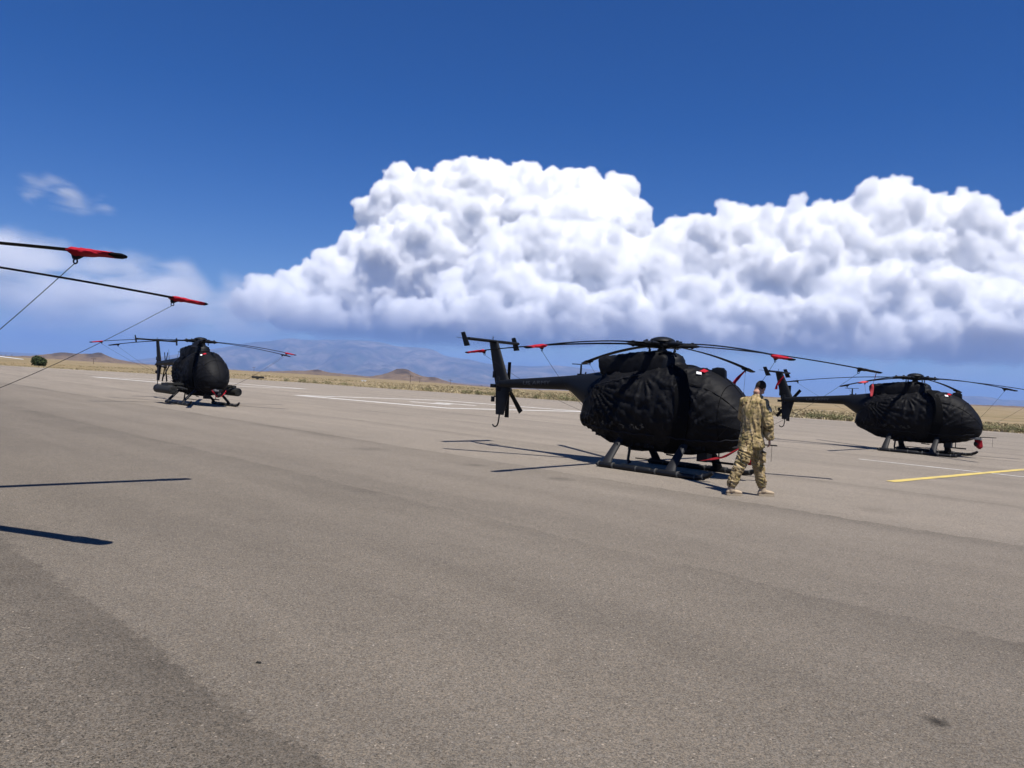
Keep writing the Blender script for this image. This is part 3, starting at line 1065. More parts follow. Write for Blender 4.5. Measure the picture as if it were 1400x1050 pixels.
def helicopter(loc, heading, phase, label, covers, tail_rot, armed=False, tip_drop=None, streamers=(), red_sensor=True, detail=True):
    global TIP_DROP
    TIP_DROP = .345 if tip_drop is None else tip_drop
    dk = '%.3f' % TIP_DROP
    root = empty('helicopter', loc, heading)
    tag(root, label, 'helicopter', 'black helicopters tied down on the apron')
    pod = put('fuselage_cover', once('pod', make_pod_mesh), root)
    # broad straps and the ribbed seam of the cover
    def strap_fn(m):
        for (xa, xb, lo, hi) in ((.40, .70, -2.65, 2.65),):
            rows = []
            for j in range(61):
                th = lerp(lo, hi, j / 60)
                k = .40 * abs(sin(th)) ** 1.6 * (1 if abs(th) < 1.57 else .65 + .35 * abs(sin(th)))
                rows.append([pod_pt(lerp(xa, xb, i / 4) + k, th, .032 + .008 * noise.noise(Vector((th * 3, i, 3)))) for i in range(5)])
            vs = [p for r in rows for p in r]
            fs = [(j * 5 + i, j * 5 + i + 1, (j + 1) * 5 + i + 1, (j + 1) * 5 + i) for j in range(60) for i in range(4)]
            m.add(vs, fs)
            vs2 = [pod_pt(p.x, lerp(lo, hi, (q // 5) / 60), -.02) for q, p in enumerate(vs)]
            m.add(vs2, [tuple(reversed(f)) for f in fs])
            for i in (0, 4):
                m.add([v for j in range(61) for v in (vs[j * 5 + i], vs2[j * 5 + i])], [(2 * j, 2 * j + 1, 2 * j + 3, 2 * j + 2) for j in range(60)])
    put('cover_strap', mbmesh('cover_strap', MAT['strap'], strap_fn), pod)
    def tie_fn(m):
        for (x0, x1, z0, z1, sg) in ((-1.75, .3, .86, .74, 1), (.6, 1.95, .74, .80, 1), (-1.3, -.1, 1.62, 1.9, 0)):
            for side in (-1, 1):
                pts = []
                for i in range(15):
                    t = i / 14
                    x = lerp(x0, x1, t); z = lerp(z0, z1, t) - .05 * sin(pi * t) * sg + .012 * sin(t * 31)
                    top, bot, hw = interp(x, POD)
                    zc, h = (top + bot) / 2, (top - bot) / 2
                    c = max(-1, min(1, (z - zc) / h))
                    th = math.acos(math.copysign(abs(c) ** 1.125, c))
                    p = pod_pt(x, th, .035)
                    pts.append((p.x, p.y * -side if side > 0 else p.y, p.z))
                m.tube(pts, .011, 5)
    tag(put('cover_cord', mbmesh('cover_cord', MAT['rope'], tie_fn), pod), kind='stuff')
    def bunch_fn(m):                       # knotted lines and bunched hem along the lower side
        rr = random.Random(4)
        for side in (-1, 1):
            for i in range(26):
                x = rr.uniform(-1.15, .15); z = .86 + rr.gauss(0, .035)
                y = side * (.69 + rr.uniform(0, .05))
                a = rr.uniform(0, 6.28); L = rr.uniform(.05, .16)
                m.tube([(x, y, z), (x + L * cos(a) * .5, y + side * .02, z + .03 * rr.uniform(-1, 1)), (x + L * cos(a), y, z + L * .4 * sin(a))], rr.uniform(.006, .014), 5)
    tag(put('cover_hem_lines', mbmesh('cover_hem_lines', MAT['cord'], bunch_fn), pod), kind='stuff')
    def flap_fn(m):                        # ragged hem hanging under the belly and at the stern
        rr = random.Random(9)
        for side in (-1, 1):
            for i in range(34):
                x = -1.9 + i * .1 + rr.uniform(-.02, .02)
                th = side * (pi * .80 + rr.uniform(-.04, .04)) if x > -1.5 else side * pi * .65
                p = pod_pt(x, th, .0)
                L = rr.choice((.02, .03, .03, .05, .08))
                m.box((p.x, p.y, p.z - L / 2 + .01), (rr.uniform(.04, .12), .012, L))
    tag(put('cover_hem', mbmesh('cover_hem', MAT['fabric'], flap_fn), pod), kind='stuff')

    def seam_fn(m):
        for th in (0.0, .95, -.95, 1.7, -1.7):
            m.tube([pod_pt(lerp(.95 if abs(th) < 1 else 1.3, 2.1, i / 24), th, .006) for i in range(25)], .007, 5)
        m.tube([pod_pt(1.62, lerp(-2.3, 2.3, i / 40), .006) for i in range(41)], .007, 5)
    tag(put('cover_seams', mbmesh('cover_seams', MAT['strap'], seam_fn), pod), kind='stuff')
    cw = put('cowling_cover', once('cowl', lambda: (lambda m: (m.loft(section_loft(COWL, 48, 3.6, .022, 3, 6)), m.mesh('cowling_cover', MAT['fabric'], True, None))[1])(MB())), root)
    def mastfair(m):
        m.lathe([(.30, 2.0), (.29, 2.25), (.24, 2.33), (.15, 2.38), (.10, 2.40)], (.22, 0, 0), 20)
        m.box((.40, 0, 2.28), (.10, .09, .10)); m.box((.33, .16, 2.30), (.10, .08, .09)); m.box((.33, -.16, 2.30), (.1, .08, .09))
    put('mast_fairing', mbmesh('mast_fairing', MAT['paint'], mastfair), cw)

    # tail
    bo = put('tail_boom', once('boom', lambda: (lambda m: (m.loft(section_loft(BOOM, 28, 2.0, 0, 0, 4)), m.mesh('tail_boom', MAT['paint'], True, None))[1])(MB())), root)
    tag(put('boom_lettering', once('letters', make_letters), bo), 'faint grey lettering reading US ARMY', kind='stuff')
    def fin_fn(m):
        quad_foil(m, [(-4.20, 0, 1.50), (-4.72, 0, 1.50), (-5.02, 0, 2.60), (-4.73, 0, 2.60)], (0, .11, 0))
        quad_foil(m, [(-4.40, 0, .80), (-4.66, 0, .80), (-4.72, 0, 1.52), (-4.20, 0, 1.52)], (0, .10, 0))
        m.lathe([(.02, 1.36), (.085, 1.38), (.10, 1.5), (.10, 1.62), (.08, 1.74), (.02, 1.76)], (-4.60, .02, 0), 12)
        m.box((-4.80, 0, 1.50), (.12, .09, .09)); m.box((-4.79, 0, 1.17), (.07, .06, .13)); m.tube([(-4.70, 0, 1.24), (-4.8, 0, 1.22)], .014, 6)
        m.box((-4.78, 0, 1.78), (.07, .06, .16))
    put('tail_fin', mbmesh('tail_fin', MAT['paint'], fin_fn), root)
    def stab_fn(m):
        for s in (-1, 1):
            quad_foil(m, [(-4.73, 0, 2.60), (-5.07, 0, 2.60), (-5.05, s * .88, 2.605), (-4.80, s * .88, 2.605)], (0, 0, .075))
        m.tube([(-4.9, 0, 2.62), (-4.9, 0, 2.645), (-4.9, 0, 2.73)], .010, 6)
    tp = put('tailplane', mbmesh('tailplane', MAT['paint'], stab_fn), root)
    for s in (-1, 1):
        def ep(m, s=s):
            quad_foil(m, [(-4.79, s * .88, 2.44), (-4.99, s * .88, 2.42), (-5.12, s * .90, 2.75), (-4.98, s * .90, 2.77)], (0, .03, 0))
            if s < 0: m.tube([(-5.03, -.89, 2.61), (-5.28, -.89, 2.64)], .006, 5)
        put('end_plate', mbmesh('end_plate%d' % s, MAT['paint'], ep), tp)
    def trhub(m):
        m.tube([(-4.56, .0, 1.42), (-4.56, .34, 1.42)], .035, 10)
        m.tube([(-4.56, .24, 1.42), (-4.56, .36, 1.42)], .07, 12)
    tr = put('tail_rotor', mbmesh('tail_rotor', MAT['metal'], trhub), root)
    for k, a in enumerate((tail_rot, tail_rot + 40, tail_rot + 180, tail_rot + 220)):
        def tb(m):
            quad_foil(m, [(.055, 0, .08), (-.055, 0, .08), (-.065, .01, .69), (.065, -.01, .69)], (0, .022, 0))
            m.tube([(0, 0, 0), (0, 0, .2)], .022, 8)
        b = put('tail_blade', mbmesh('tail_blade', MAT['blade'], tb), tr, (-4.56, .29 + .03 * (k % 2), 1.42))
        b.rotation_euler = (0, radians(90 - a), 0)
    def sting(m):
        m.tube([(-4.53, 0, .86), (-4.545, 0, .70), (-4.565, 0, .58), (-4.60, 0, .52), (-4.65, 0, .495), (-4.71, 0, .505), (-4.75, 0, .545)], .018, 8)
    put('tail_skid', mbmesh('tail_skid', MAT['paint'], sting), root)
    def ant(m):
        m.tube([(-2.08, 0, 1.84), (-2.08, 0, 2.10)], [(.03, .014), (.024, .010)], 8, flat=((1, 0, 0),))
        m.tube([(-2.08, -.02, 2.10), (-2.34, 0, 2.105)], .010, 6); m.tube([(-2.08, 0, 2.1), (-1.86, 0, 2.115)], .008, 6)
        m.box((-2.08, 0, 1.875), (.16, .05, .03)); m.tube([(-1.98, .03, 1.85), (-1.96, .03, 1.93)], .02, 6)
    put('antenna', mbmesh('antenna', MAT['paint'], ant), root)
    def whips(m):
        for (x, y) in ((-2.75, .09), (-3.0, -.09)):
            m.tube([(x, y, 1.5), (x - .10, y * 2.2, 1.16), (x - .16, y * 3, .93)], [.03, .022, .012], 6)
            m.tube([(x, y, 1.6), (x + .03, y * 1.5, 1.9), (x + .06, y * 2, 2.2)], [.012, .008, .004], 5)
    if armed:
        put('whip_antenna', mbmesh('whip_antenna', MAT['paint'], whips), root)

    # main rotor
    def mast(m):
        m.lathe([(.085, 2.30), (.085, 2.56)], (0, 0, 0), 16)
        m.lathe([(.13, 2.395), (.20, 2.40), (.20, 2.425), (.10, 2.44), (.10, 2.46)], (0, 0, 0), 24)
    ms = put('rotor_mast', mbmesh('rotor_mast', MAT['metal'], mast), root)
    def hub(m):
        m.lathe([(.06, 2.475), (.17, 2.485), (.20, 2.52), (.20, 2.60), (.15, 2.625)], (0, 0, 0), 24)
    put('rotor_hub', mbmesh('rotor_hub', MAT['metal'], hub), root)
    def cap(m):
        m.lathe([(.05, 2.60), (.22, 2.61), (.265, 2.625), (.26, 2.64), (.23, 2.672), (.17, 2.70), (.10, 2.717), (.02, 2.724)], (0, 0, 0), 36)
    put('rotor_head_cap', mbmesh('rotor_head_cap', MAT['paint'], cap, 60), root)
    for k in range(6):
        ang = phase - heading + k * pi / 3
        put('blade_grip', once('grip', make_grip_mesh), root, rz=ang)
        def link_fn(m):
            m.tube([(.255, -.13, 2.41), (.27, -.13, 2.55)], .013, 6); m.box((.265, -.13, 2.43), (.035, .035, .04)); m.box((.27, -.13, 2.53), (.035, .035, .04))
        put('pitch_link', mbmesh('pitch_link', MAT['metal'], link_fn), ms, rz=ang)
        bl = put('rotor_blade', once('blade' + dk, make_blade_mesh), root, rz=ang)
        cv = covers[k]
        if cv:
            mat = MAT['red'] if cv == 'r' else MAT['redpale'] if cv == 'p' else MAT['fabric']
            c = put('blade_cover', once('cover' + cv + dk, lambda: make_cover_mesh(mat)), bl)
        put('tie_tab', once('tab' + dk, make_tab_mesh), bl)
        # rope down to the machine
        rt = R_BLADE - COVER_L + .015
        tp_ = Vector((rt * cos(ang) + .045 * sin(ang), rt * sin(ang) - .045 * cos(ang), blade_z(rt) - .10))
        la = ang % (2 * pi)
        deg = math.degrees(la)
        sy = 1 if deg < 180 else -1
        if 105 < deg < 278: A_ = Vector((-1.15, sy * .66, 1.0))
        else: A_ = Vector((1.55, sy * .50, .72))
        m = MB()
        pts = [tp_.lerp(A_, i / 14) + Vector((0, 0, -.10 * sin(pi * i / 14))) for i in range(15)]
        m.tube(pts, .0032, 5)
        m.build('tie_down_rope', MAT['rope'], root)
        if streamers and streamers[k]:
            rb = R_BLADE - (.30 if streamers[k] != 'e' else .05)
            knot = Vector((rb * cos(ang), rb * sin(ang), blade_z(rb) - .03))
            wind = Vector((-.12, -.10, 0)) if streamers[k] == 's' else Vector((-.04, -.06, 0))
            L = .52 if streamers[k] == 's' else .42
            if streamers[k] == 'e':
                make_streamer('warning_streamer', [knot, knot + wind * .6 + Vector((0, 0, -.16)), knot + wind + Vector((0, 0, -.24)), knot + wind * 1.1 + Vector((0, 0, -.46))], .065, MAT['redpale'], root, 1.0, True)
            else:
                make_streamer('warning_streamer', [knot, knot + wind * .8 + Vector((0, 0, -.14)), knot + wind * 1.6 + Vector((0, 0, -L * .6)), knot + wind * 1.7 + Vector((0, 0, -L))], .085, MAT['red'], root, 1.2)

    # undercarriage
    for s in (-1, 1):
        def skid(m, s=s):
            y = s * .95
            m.tube([(-.80, y, .055), (-.76, y, .05), (.45, y, .05), (1.44, y, .05), (1.58, y, .065), (1.72, y, .12), (1.80, y, .18)], [.03, .048, .05, .05, .05, .047, .035], 12)
            for xa, xb in ((-.72, -.42), (-.18, .5), (.66, 1.12)):
                m.tube([(xa, y, .055), (xa + .03, y, .055), (xb - .03, y, .055), (xb, y, .055)], [.05, .062, .062, .05], 12)
        sk = put('landing_skid', mbmesh('landing_skid%d' % s, MAT['metal'], skid), root)
        def rings_(m, s=s):
            for xr in (-.74, -.40, .16, .60, 1.08, 1.44, 1.60):
                m.tube([(xr, s * .95, .054 + (0 if xr < 1.5 else .015)), (xr + .028, s * .95, .054 + (0 if xr < 1.5 else .022))], .066 if xr < 1.3 else .056, 14)
        tag(put('skid_clamps', mbmesh('skid_clamps%d' % s, MAT['tape'], rings_), sk), kind='stuff')
        for xf in (-.56, .92):
            put('skid_strut', strut_mesh('skid_strut%d%d' % (s, xf > 0), xf, s), root)
    def under(m):
        for xf in (-.56, .92):
            m.tube([(xf, -.5, .50), (xf, 0, .46), (xf, .5, .50)], .05, 8)
        m.box((-.35, -.12, .40), (.34, .3, .10)); m.box((1.15, -.1, .37), (.22, .2, .18)); m.box((.1, .15, .39), (.5, .2, .06))
        m.tube([(-.42, -.34, .45), (-.44, -.36, .16), (-.40, -.36, .09)], [.03, .028, .05], 8)
        m.tube([(-.30, -.3, .20), (.9, -.25, .20)], .012, 6)
        m.box((.42, -.2, .385), (.16, .10, .05)); m.tube([(.36, -.2, .34), (.62, -.2, .33)], .015, 6)
        m.box((-.9, .1, .46), (.2, .3, .08))
        m.tube([(1.3, .2, .5), (1.3, .2, .27)], .015, 6); m.tube([(1.1, .2, .27), (1.62, .2, .27)], .022, 8)
    tag(put('belly_fittings', mbmesh('belly_fittings', MAT['metal'], under), root), kind='stuff')

    # nose: sensor turret in its red bag, wire cutter, label tag
    def turret(m):
        m.box((1.93, -.02, .66), (.24, .30, .09)); m.tube([(1.98, 0, .68), (1.98, 0, .55)], .09, 14); m.ball((1.98, 0, .48), (.11, .12, .11), 10)
    st = put('sensor_turret', mbmesh('sensor_turret', MAT['metal'], turret), root)
    def tmount(m):
        m.tube([(1.75, -.20, .64), (2.06, -.14, .66)], [.03, .04], 8)
        m.box((2.02, -.12, .645), (.20, .16, .05))
    put('turret_mount', mbmesh('turret_mount', MAT['sensor'], tmount), st)
    if red_sensor:
        def tbag(m):
            rings = []
            for i in range(12):
                t = i / 11
                z = lerp(.60, .31, t)
                rr_ = .112 * (1 - .25 * t) * (1 if t < .8 else 1 - (t - .8) * 3.6)
                ring = []
                for j in range(24):
                    a = 2 * pi * j / 24
                    k = 1 + .16 * noise.noise(Vector((cos(a) * 2.4, sin(a) * 2.4, z * 6)))
                    ring.append((2.0 + cos(a) * rr_ * k + .05 * t, -.01 + sin(a) * rr_ * k, z))
                rings.append(ring)
            m.loft(rings)
        put('turret_cover', mbmesh('turret_cover', MAT['maroon'], tbag, 70), st)
    def pitot(m):
        m.tube([(1.9, .22, .68), (2.1, .22, .70), (2.46, .22, .71)], [.016, .014, .012], 6)
        m.tube([(2.36, .22, .71), (2.36, .22, .40)], .004, 4)
    put('pitot_tube', mbmesh('pitot_tube', MAT['metal'], pitot), root)
    def cutter(m):
        m.loft([[(1.20, -.045, 2.0), (1.46, -.045, 1.90), (1.46, .045, 1.90), (1.20, .045, 2.0)], [(1.17, -.04, 2.10), (1.45, -.04, 2.06), (1.45, .04, 2.06), (1.17, .04, 2.10)], [(1.28, -.02, 2.13), (1.40, -.02, 2.12), (1.40, .02, 2.12), (1.28, .02, 2.13)]])
    put('wire_cutter', mbmesh('wire_cutter', MAT['paint'], cutter), root)
    def tagm(m):
        a = [pod_pt(1.13, .30, .03), pod_pt(1.0, .30, .03), pod_pt(1.06, .46, .035), pod_pt(1.17, .44, .03)]
        a = [pod_pt(1.06, .60, .03), pod_pt(1.15, .56, .03), pod_pt(1.12, .475, .03), pod_pt(1.03, .51, .035)]
        m.add(a, [(0, 1, 2, 3)])
        m.add([(p.x, p.y + .004, p.z - .008) for p in a], [(3, 2, 1, 0)])
    put('paper_tag', mbmesh('paper_tag', MAT['white'], tagm), pod)
    def tagr(m):
        a = [pod_pt(1.08, .47, .04), pod_pt(1.18, .44, .042), pod_pt(1.20, .28, .04), pod_pt(1.11, .29, .05)]
        m.add(a, [(0, 1, 2, 3)])
        m.add([(p.x, p.y, p.z - .006) for p in a], [(3, 2, 1, 0)])
    put('red_tag', mbmesh('red_tag', MAT['red'], tagr), pod)

    if armed:
        def plank(m):
            m.box((.15, 0, .80), (.30, 2.6, .075)); m.box((.15, 1.30, .77), (.7, .16, .10)); m.box((.15, -1.30, .77), (.7, .16, .10))
            m.tube([(.15, -.6, .55), (.15, -1.05, .77)], .03, 8); m.tube([(.15, .6, .55), (.15, 1.05, .77)], .03, 8)
        put('weapon_plank', mbmesh('weapon_plank', MAT['podgrey'], plank), root)
        for s in (-1, 1):
            def podm(m, s=s):
                c = (0, s * 1.30)
                m.tube([(-.82, c[1], .57), (-.80, c[1], .57), (.85, c[1], .57), (.89, c[1], .57)], [.13, .17, .17, .15], 20)
                for a in range(6):
                    q = a * pi / 3
                    m.tube([(.86, c[1] + .085 * cos(q), .57 + .085 * sin(q)), (.91, c[1] + .085 * cos(q), .57 + .085 * sin(q))], .036, 10)
                m.box((.15, c[1], .73), (.4, .06, .06))
            put('rocket_pod', mbmesh('rocket_pod%d' % s, MAT['podgrey'], podm), root)
        def gun(m):
            m.tube([(-.3, -.92, .66), (.9, -.92, .64)], .06, 10); m.box((-.2, -.92, .68), (.5, .14, .16))
            m.tube([(.9, -.92, .64), (1.25, -.92, .635)], .03, 8)
        put('gun_pod', mbmesh('gun_pod', MAT['podgrey'], gun), root)
        for s in (-1, 1):
            make_streamer('nose_streamer', [(2.02, s * .28, .66), (2.07, s * .22, .56), (2.08, s * .13, .46), (2.06, s * .08, .40)], .07, MAT['red'], root, .4)
    return root


def make_letters():
    cu = bpy.data.curves.new('boom_text', 'FONT')
    cu.body = 'US ARMY'
    cu.size = .15
    cu.resolution_u = 3
    o = bpy.data.objects.new('boom_text', cu); COL.objects.link(o)
    me = eval_mesh(o, 'boom_lettering')
    bpy.data.objects.remove(o)
    xs = [v.co.x for v in me.vertices]
    x0, x1 = min(xs), max(xs)
    bm = bmesh.new(); bm.from_mesh(me)
    bmesh.ops.triangulate(bm, faces=bm.faces[:])
    for _ in range(2):
        bmesh.ops.subdivide_edges(bm, edges=[e for e in bm.edges if e.calc_length() > .035], cuts=1)
    bmesh.ops.triangulate(bm, faces=bm.faces[:])
    for v in bm.verts:
        x = lerp(-3.70, -2.84, (v.co.x - x0) / (x1 - x0))
        top, bot, hw = interp(x, BOOM)
        zc, h = (top + bot) / 2, (top - bot) / 2
        z = zc - .035 + v.co.y * .82
        c = max(-1, min(1, (z - zc) / (h + .004)))
        v.co = (x, -(hw + .004) * sqrt(max(0, 1 - c * c)), z)
    bm.to_mesh(me); bm.free()
    me.materials.clear(); me.materials.append(MAT['letter'])
    return me

HEAD = radians(-43.0)
helis = []
helis.append(helicopter((3.05, 15.85, 0), HEAD, radians(-12.3), 'large covered black helicopter with the man in camouflage at its nose',
             ['f', 'f', 'f', 'r', 'r', 'r'], 270, streamers=['e', 's', None, None, None, None]))
helis.append(helicopter((13.86, 26.5, 0), radians(-43.5), radians(161.5), 'covered black helicopter beyond the yellow line with a red bag on its nose sensor',
             ['f', 'p', 'f', 'f', 'f', 'f'], 50, streamers=None))
helis.append(helicopter((-12.72, 31.25, 0), radians(-46.0), radians(109.6), 'smaller distant black helicopter with weapon pods on both sides',
             ['f', 'f', 'r', 'f', 'r', 'f'], 250, armed=True, red_sensor=False))
helis.append(helicopter((-6.965, 6.873, 0), radians(-43.0), radians(-15.75), 'helicopter beyond the picture edge with two red-capped rotor blades reaching into view',
             ['r', 'r', 'r', 'r', 'r', 'r'], 230, tip_drop=.175))
# streamers tied to the nose of the near machine and the tail of the one behind
h0, h1 = helis[0], helis[1]
make_streamer('nose_streamer', [(1.95, -.25, .62), (1.72, -.42, .44), (1.50, -.54, .37), (1.38, -.60, .34)], .10, MAT['maroon'], h0, .5)
make_streamer('nose_streamer', [(2.03, -.02, .56), (2.10, .10, .44), (2.12, .22, .30), (2.10, .30, .22)], .09, MAT['red'], h0, .5)
make_streamer('tail_streamer', [(-4.62, -.12, 2.45), (-4.78, -.13, 2.25), (-4.88, -.13, 2.08), (-4.90, -.13, 1.93)], .10, MAT['red'], h1, .3)

# ------------------------------------------------------------------ the man in camouflage
def make_camo():
    t = NT('camouflage_cloth')
    pos = t.n('ShaderNodeTexCoord').outputs['Object']
    mp = t.n('ShaderNodeMapping'); t.set(mp.inputs[0], pos); mp.inputs['Scale'].default_value = (1.0, 1.0, .62)
    n1 = t.noise(mp.outputs[0], 7.0, 3.0, .55, .5)
    mp2 = t.n('ShaderNodeMapping'); t.set(mp2.inputs[0], pos); mp2.inputs['Location'].default_value = (4.1, 2.2, 7.7); mp2.inputs['Scale'].default_value = (1, 1, .7)
    n2 = t.noise(mp2.outputs[0], 11.0, 3.0, .6, .6)
    mp3 = t.n('ShaderNodeMapping'); t.set(mp3.inputs[0], pos); mp3.inputs['Location'].default_value = (9.4, 1.2, 3.3); mp3.inputs['Scale'].default_value = (1, 1, .35)
    n3 = t.noise(mp3.outputs[0], 22.0, 2.0, .5, .8)
    c = t.ramp(n1, [(.40, C(.34, .26, .135)), (.46, C(.43, .345, .205)), (.58, C(.35, .275, .145)), (.64, C(.22, .185, .09))])
    c = t.mix(t.ramp(n2, [(.54, C(0)), (.58, C(1))]), c, C(.225, .19, .092))
    c = t.mix(t.ramp(n2, [(.36, C(1)), (.40, C(0))]), c, C(.50, .42, .285))
    c = t.mix(t.ramp(n3, [(.60, C(0)), (.63, C(1))]), c, C(.075, .052, .034))
    fine = t.noise(pos, 60.0, 3.0)
    c = t.mix(1.0, c, C(.92, .87, .775), 'MULTIPLY')
    t.bsdf(c, .9, .12, 0, t.bump(fine, .25, .004))
    return t.m


MAT['camo'] = make_camo()
MAT['skin'] = simple('skin', (.42, .235, .165), .55, .3, .12, 18, **{'Subsurface Weight': .12, 'Subsurface Scale': .02})
MAT['hair'] = simple('short_dark_hair', (.022, .015, .011), .75, .2, .35, 90, bump=.6)
MAT['boot'] = simple('tan_suede_boot', (.42, .33, .225), .85, .15, .15, 25, bump=.3)
MAT['sole'] = simple('tan_rubber_sole', (.34, .28, .20), .8, .2, .15, 25)
MAT['patch'] = simple('sleeve_patch_cloth', (.40, .36, .27), .9, .1, .2, 30)
MAT['eye'] = simple('eye', (.6, .58, .55), .3, .5, .05, 10)


def remeshed(mb, name, mat, parent, voxel, smooth=3, fn=None):
    me = mb.mesh(name, None, True, None)
    o = bpy.data.objects.new(name, me); link(o, parent)
    md = o.modifiers.new('r', 'REMESH'); md.mode = 'VOXEL'; md.voxel_size = voxel; md.use_smooth_shade = True
    sm = o.modifiers.new('s', 'SMOOTH'); sm.factor = .5; sm.iterations = smooth
    me2 = eval_mesh(o, name)
    o.modifiers.clear(); o.data = me2
    bpy.data.meshes.remove(me)
    if fn:
        ds = [(fn(v.co), v.normal.copy()) for v in me2.vertices]
        for v, (d, n) in zip(me2.vertices, ds): v.co += n * d
        me2.update()
    me2.materials.clear(); me2.materials.append(mat)
    me2.polygons.foreach_set('use_smooth', [True] * len(me2.polygons))
    return o


def build_person(loc):
    root = empty('person', loc)
    root.scale = (.975, .975, .975)
    tag(root, 'man in camouflage uniform and tan boots walking past the helicopter nose', 'person')
    RT = Vector((.76, -.65, 0)).normalized()          # his right
    fl = (tuple(RT),)
    # --- body: one continuous surface, head, neck, core, arms, hands
    b = MB()
    Rh = Matrix.Rotation(radians(-44), 3, 'Z') @ Matrix.Rotation(radians(-34), 3, 'X') @ Matrix.Rotation(radians(12), 3, 'Y')
    HC = Vector((.092, .060, 1.785))
    hp = lambda x, y, z: HC + Rh @ Vector((x, y, z))
    def hb(c, r, n=10): b.ball(hp(*c), r, n, Rh)
    hb((0, -.012, .022), (.076, .096, .100), 14)
    hb((0, .045, -.03), (.060, .050, .078)); hb((0, .040, -.078), (.050, .045, .040)); hb((0, .066, -.098), (.024, .022, .020))
    hb((0, .062, .028), (.055, .034, .020)); hb((0, .080, -.058), (.026, .016, .010)); hb((0, .080, -.070), (.022, .014, .008))
    b.tube([hp(0, .085, .015), hp(0, .102, -.012), hp(0, .112, -.030), hp(0, .088, -.040)], [.010, .012, .016, .010], 8)
    for s in (-1, 1):
        hb((s * .080, -.004, -.012), (.009, .024, .032)); hb((s * .050, .055, -.035), (.020, .024, .024))
        hb((s * .052, .0, -.062), (.020, .050, .034))
    b.tube([(.035, .025, 1.52), (.055, .032, 1.62), hp(0, -.03, -.10), hp(0, -.01, -.03)], [.075, .062, .058, .055], 14)
    b.tube([(-.02, 0, .80), (-.02, 0, 1.1), (.0, 0, 1.4), (.03, .02, 1.56)], [(.13, .09), (.12, .08), (.15, .09), (.08, .06)], 14, flat=fl)
    for (sh, el, wr) in (((.115, -.13, 1.54), (.172, -.185, 1.225), (.232, -.115, .965)), ((-.155, .125, 1.57), (-.11, .26, 1.29), (.09, .36, 1.12))):
        b.tube([(.03, .02, 1.53), sh, el, wr], [.07, .055, .042, .029], 10)
    for (hip, kn, an, toe) in (((-.09, -.055, .86), (-.225, -.085, .48), (-.345, -.08, .12), (-.27, -.07, .055)), ((.05, .06, .86), (.14, .07, .49), (.225, .08, .12), (.30, .10, .055))):
        b.tube([(-.02, 0, .9), hip, kn, an, toe], [.10, .085, .055, .036, .02], 10)
    def hand(wr, d, pal, fwd, curl):
        d = Vector(d).normalized(); fwd = Vector(fwd); fwd = (fwd - d * fwd.dot(d)).normalized(); nrm = Vector(pal).normalized()
        wr = Vector(wr)
        k0 = wr + d * .095
        b.tube([wr - d * .02, wr + d * .02, wr + d * .06, k0], [(.026, .020), (.034, .018), (.041, .017), (.038, .014)], 12, flat=(tuple(fwd),))
        for i, (o_, L) in enumerate(((.030, .068), (.010, .078), (-.011, .072), (-.031, .056))):
            p0 = k0 - d * .012 + fwd * o_
            c = curl * (1 + .12 * i)
            p1 = p0 + (d * cos(c * .5) + nrm * sin(c * .5)) * L * .45
            p2 = p1 + (d * cos(c * 1.3) + nrm * sin(c * 1.3)) * L * .33
            p3 = p2 + (d * cos(c * 2.0) + nrm * sin(c * 2.0)) * L * .27
            b.tube([p0 - d * .01, p0, p1, p2, p3], [.009, .0095, .0088, .0078, .006], 8)
        t0 = wr + d * .025 + fwd * .026
        t1 = t0 + (d * .6 + fwd * .75 + nrm * .25).normalized() * .038
        t2 = t1 + (d * .85 + fwd * .3 + nrm * .45).normalized() * .030
        b.tube([t0, t1, t2], [.0135, .0115, .008], 8)
    hand((.236, -.105, .955), (.14, .16, -1), (-.75, .25, .05), (.5, .8, 0), .55)
    hand((.10, .365, 1.115), (.8, .5, -.25), (.2, -.3, -.9), (-.4, .6, .5), .7)
    remeshed(b, 'body', MAT['skin'], root, .0062, 2)
    # --- hair
    h = MB()
    v0 = len(h.v)
    h.ball(hp(0, -.020, .030), (.0805, .0935, .0985), 18, Rh)
    inv = Rh.transposed()
    keep = []
    for i, v in enumerate(h.v):
        q = inv @ (Vector(v) - HC)
        keep.append(q.z > (-.055 if q.y < -.045 else lerp(-.055, .055, sstep(-.045, .06, q.y))))
    h.f = [f for f in h.f if all(keep[i] for i in f)]
    hr = h.build('hair', MAT['hair'], root)
    md = hr.modifiers.new('t', 'SOLIDIFY'); md.thickness = .008; md.offset = -1
    e = MB()
    for s in (-1, 1): e.ball(hp(s * .031, .083, .004), .011, 8)
    e.build('eyes', MAT['eye'], root)
    # --- jacket
    j = MB()
    st = [(-.02, -.005, .795, .205, .155), (-.02, -.005, .82, .220, .166), (-.02, 0, .95, .198, .145), (-.02, 0, 1.06, .188, .132), (-.015, 0, 1.2, .192, .135), (-.005, -.005, 1.34, .205, .14), (.003, 0, 1.45, .208, .135), (.012, .01, 1.53, .190, .118), (.025, .018, 1.585, .135, .095), (.045, .026, 1.63, .085, .078), (.056, .03, 1.665, .078, .074)]
    j.tube([s[:3] for s in st], [(s[3], s[4]) for s in st], 28, flat=fl)
    j.ball((.112, -.12, 1.525), (.082, .082, .085)); j.ball((-.135, .115, 1.545), (.082, .082, .085))
    j.tube([(.108, -.12, 1.535), (.138, -.158, 1.42), (.165, -.183, 1.27), (.174, -.185, 1.21), (.212, -.15, 1.06), (.231, -.118, .985), (.233, -.115, .965)], [.080, .079, .073, .072, .066, .060, .050], 18)
    j.tube([(-.135, .115, 1.55), (-.13, .18, 1.44), (-.115, .255, 1.29), (-.02, .305, 1.21), (.08, .355, 1.125)], [.080, .078, .070, .064, .052], 16)
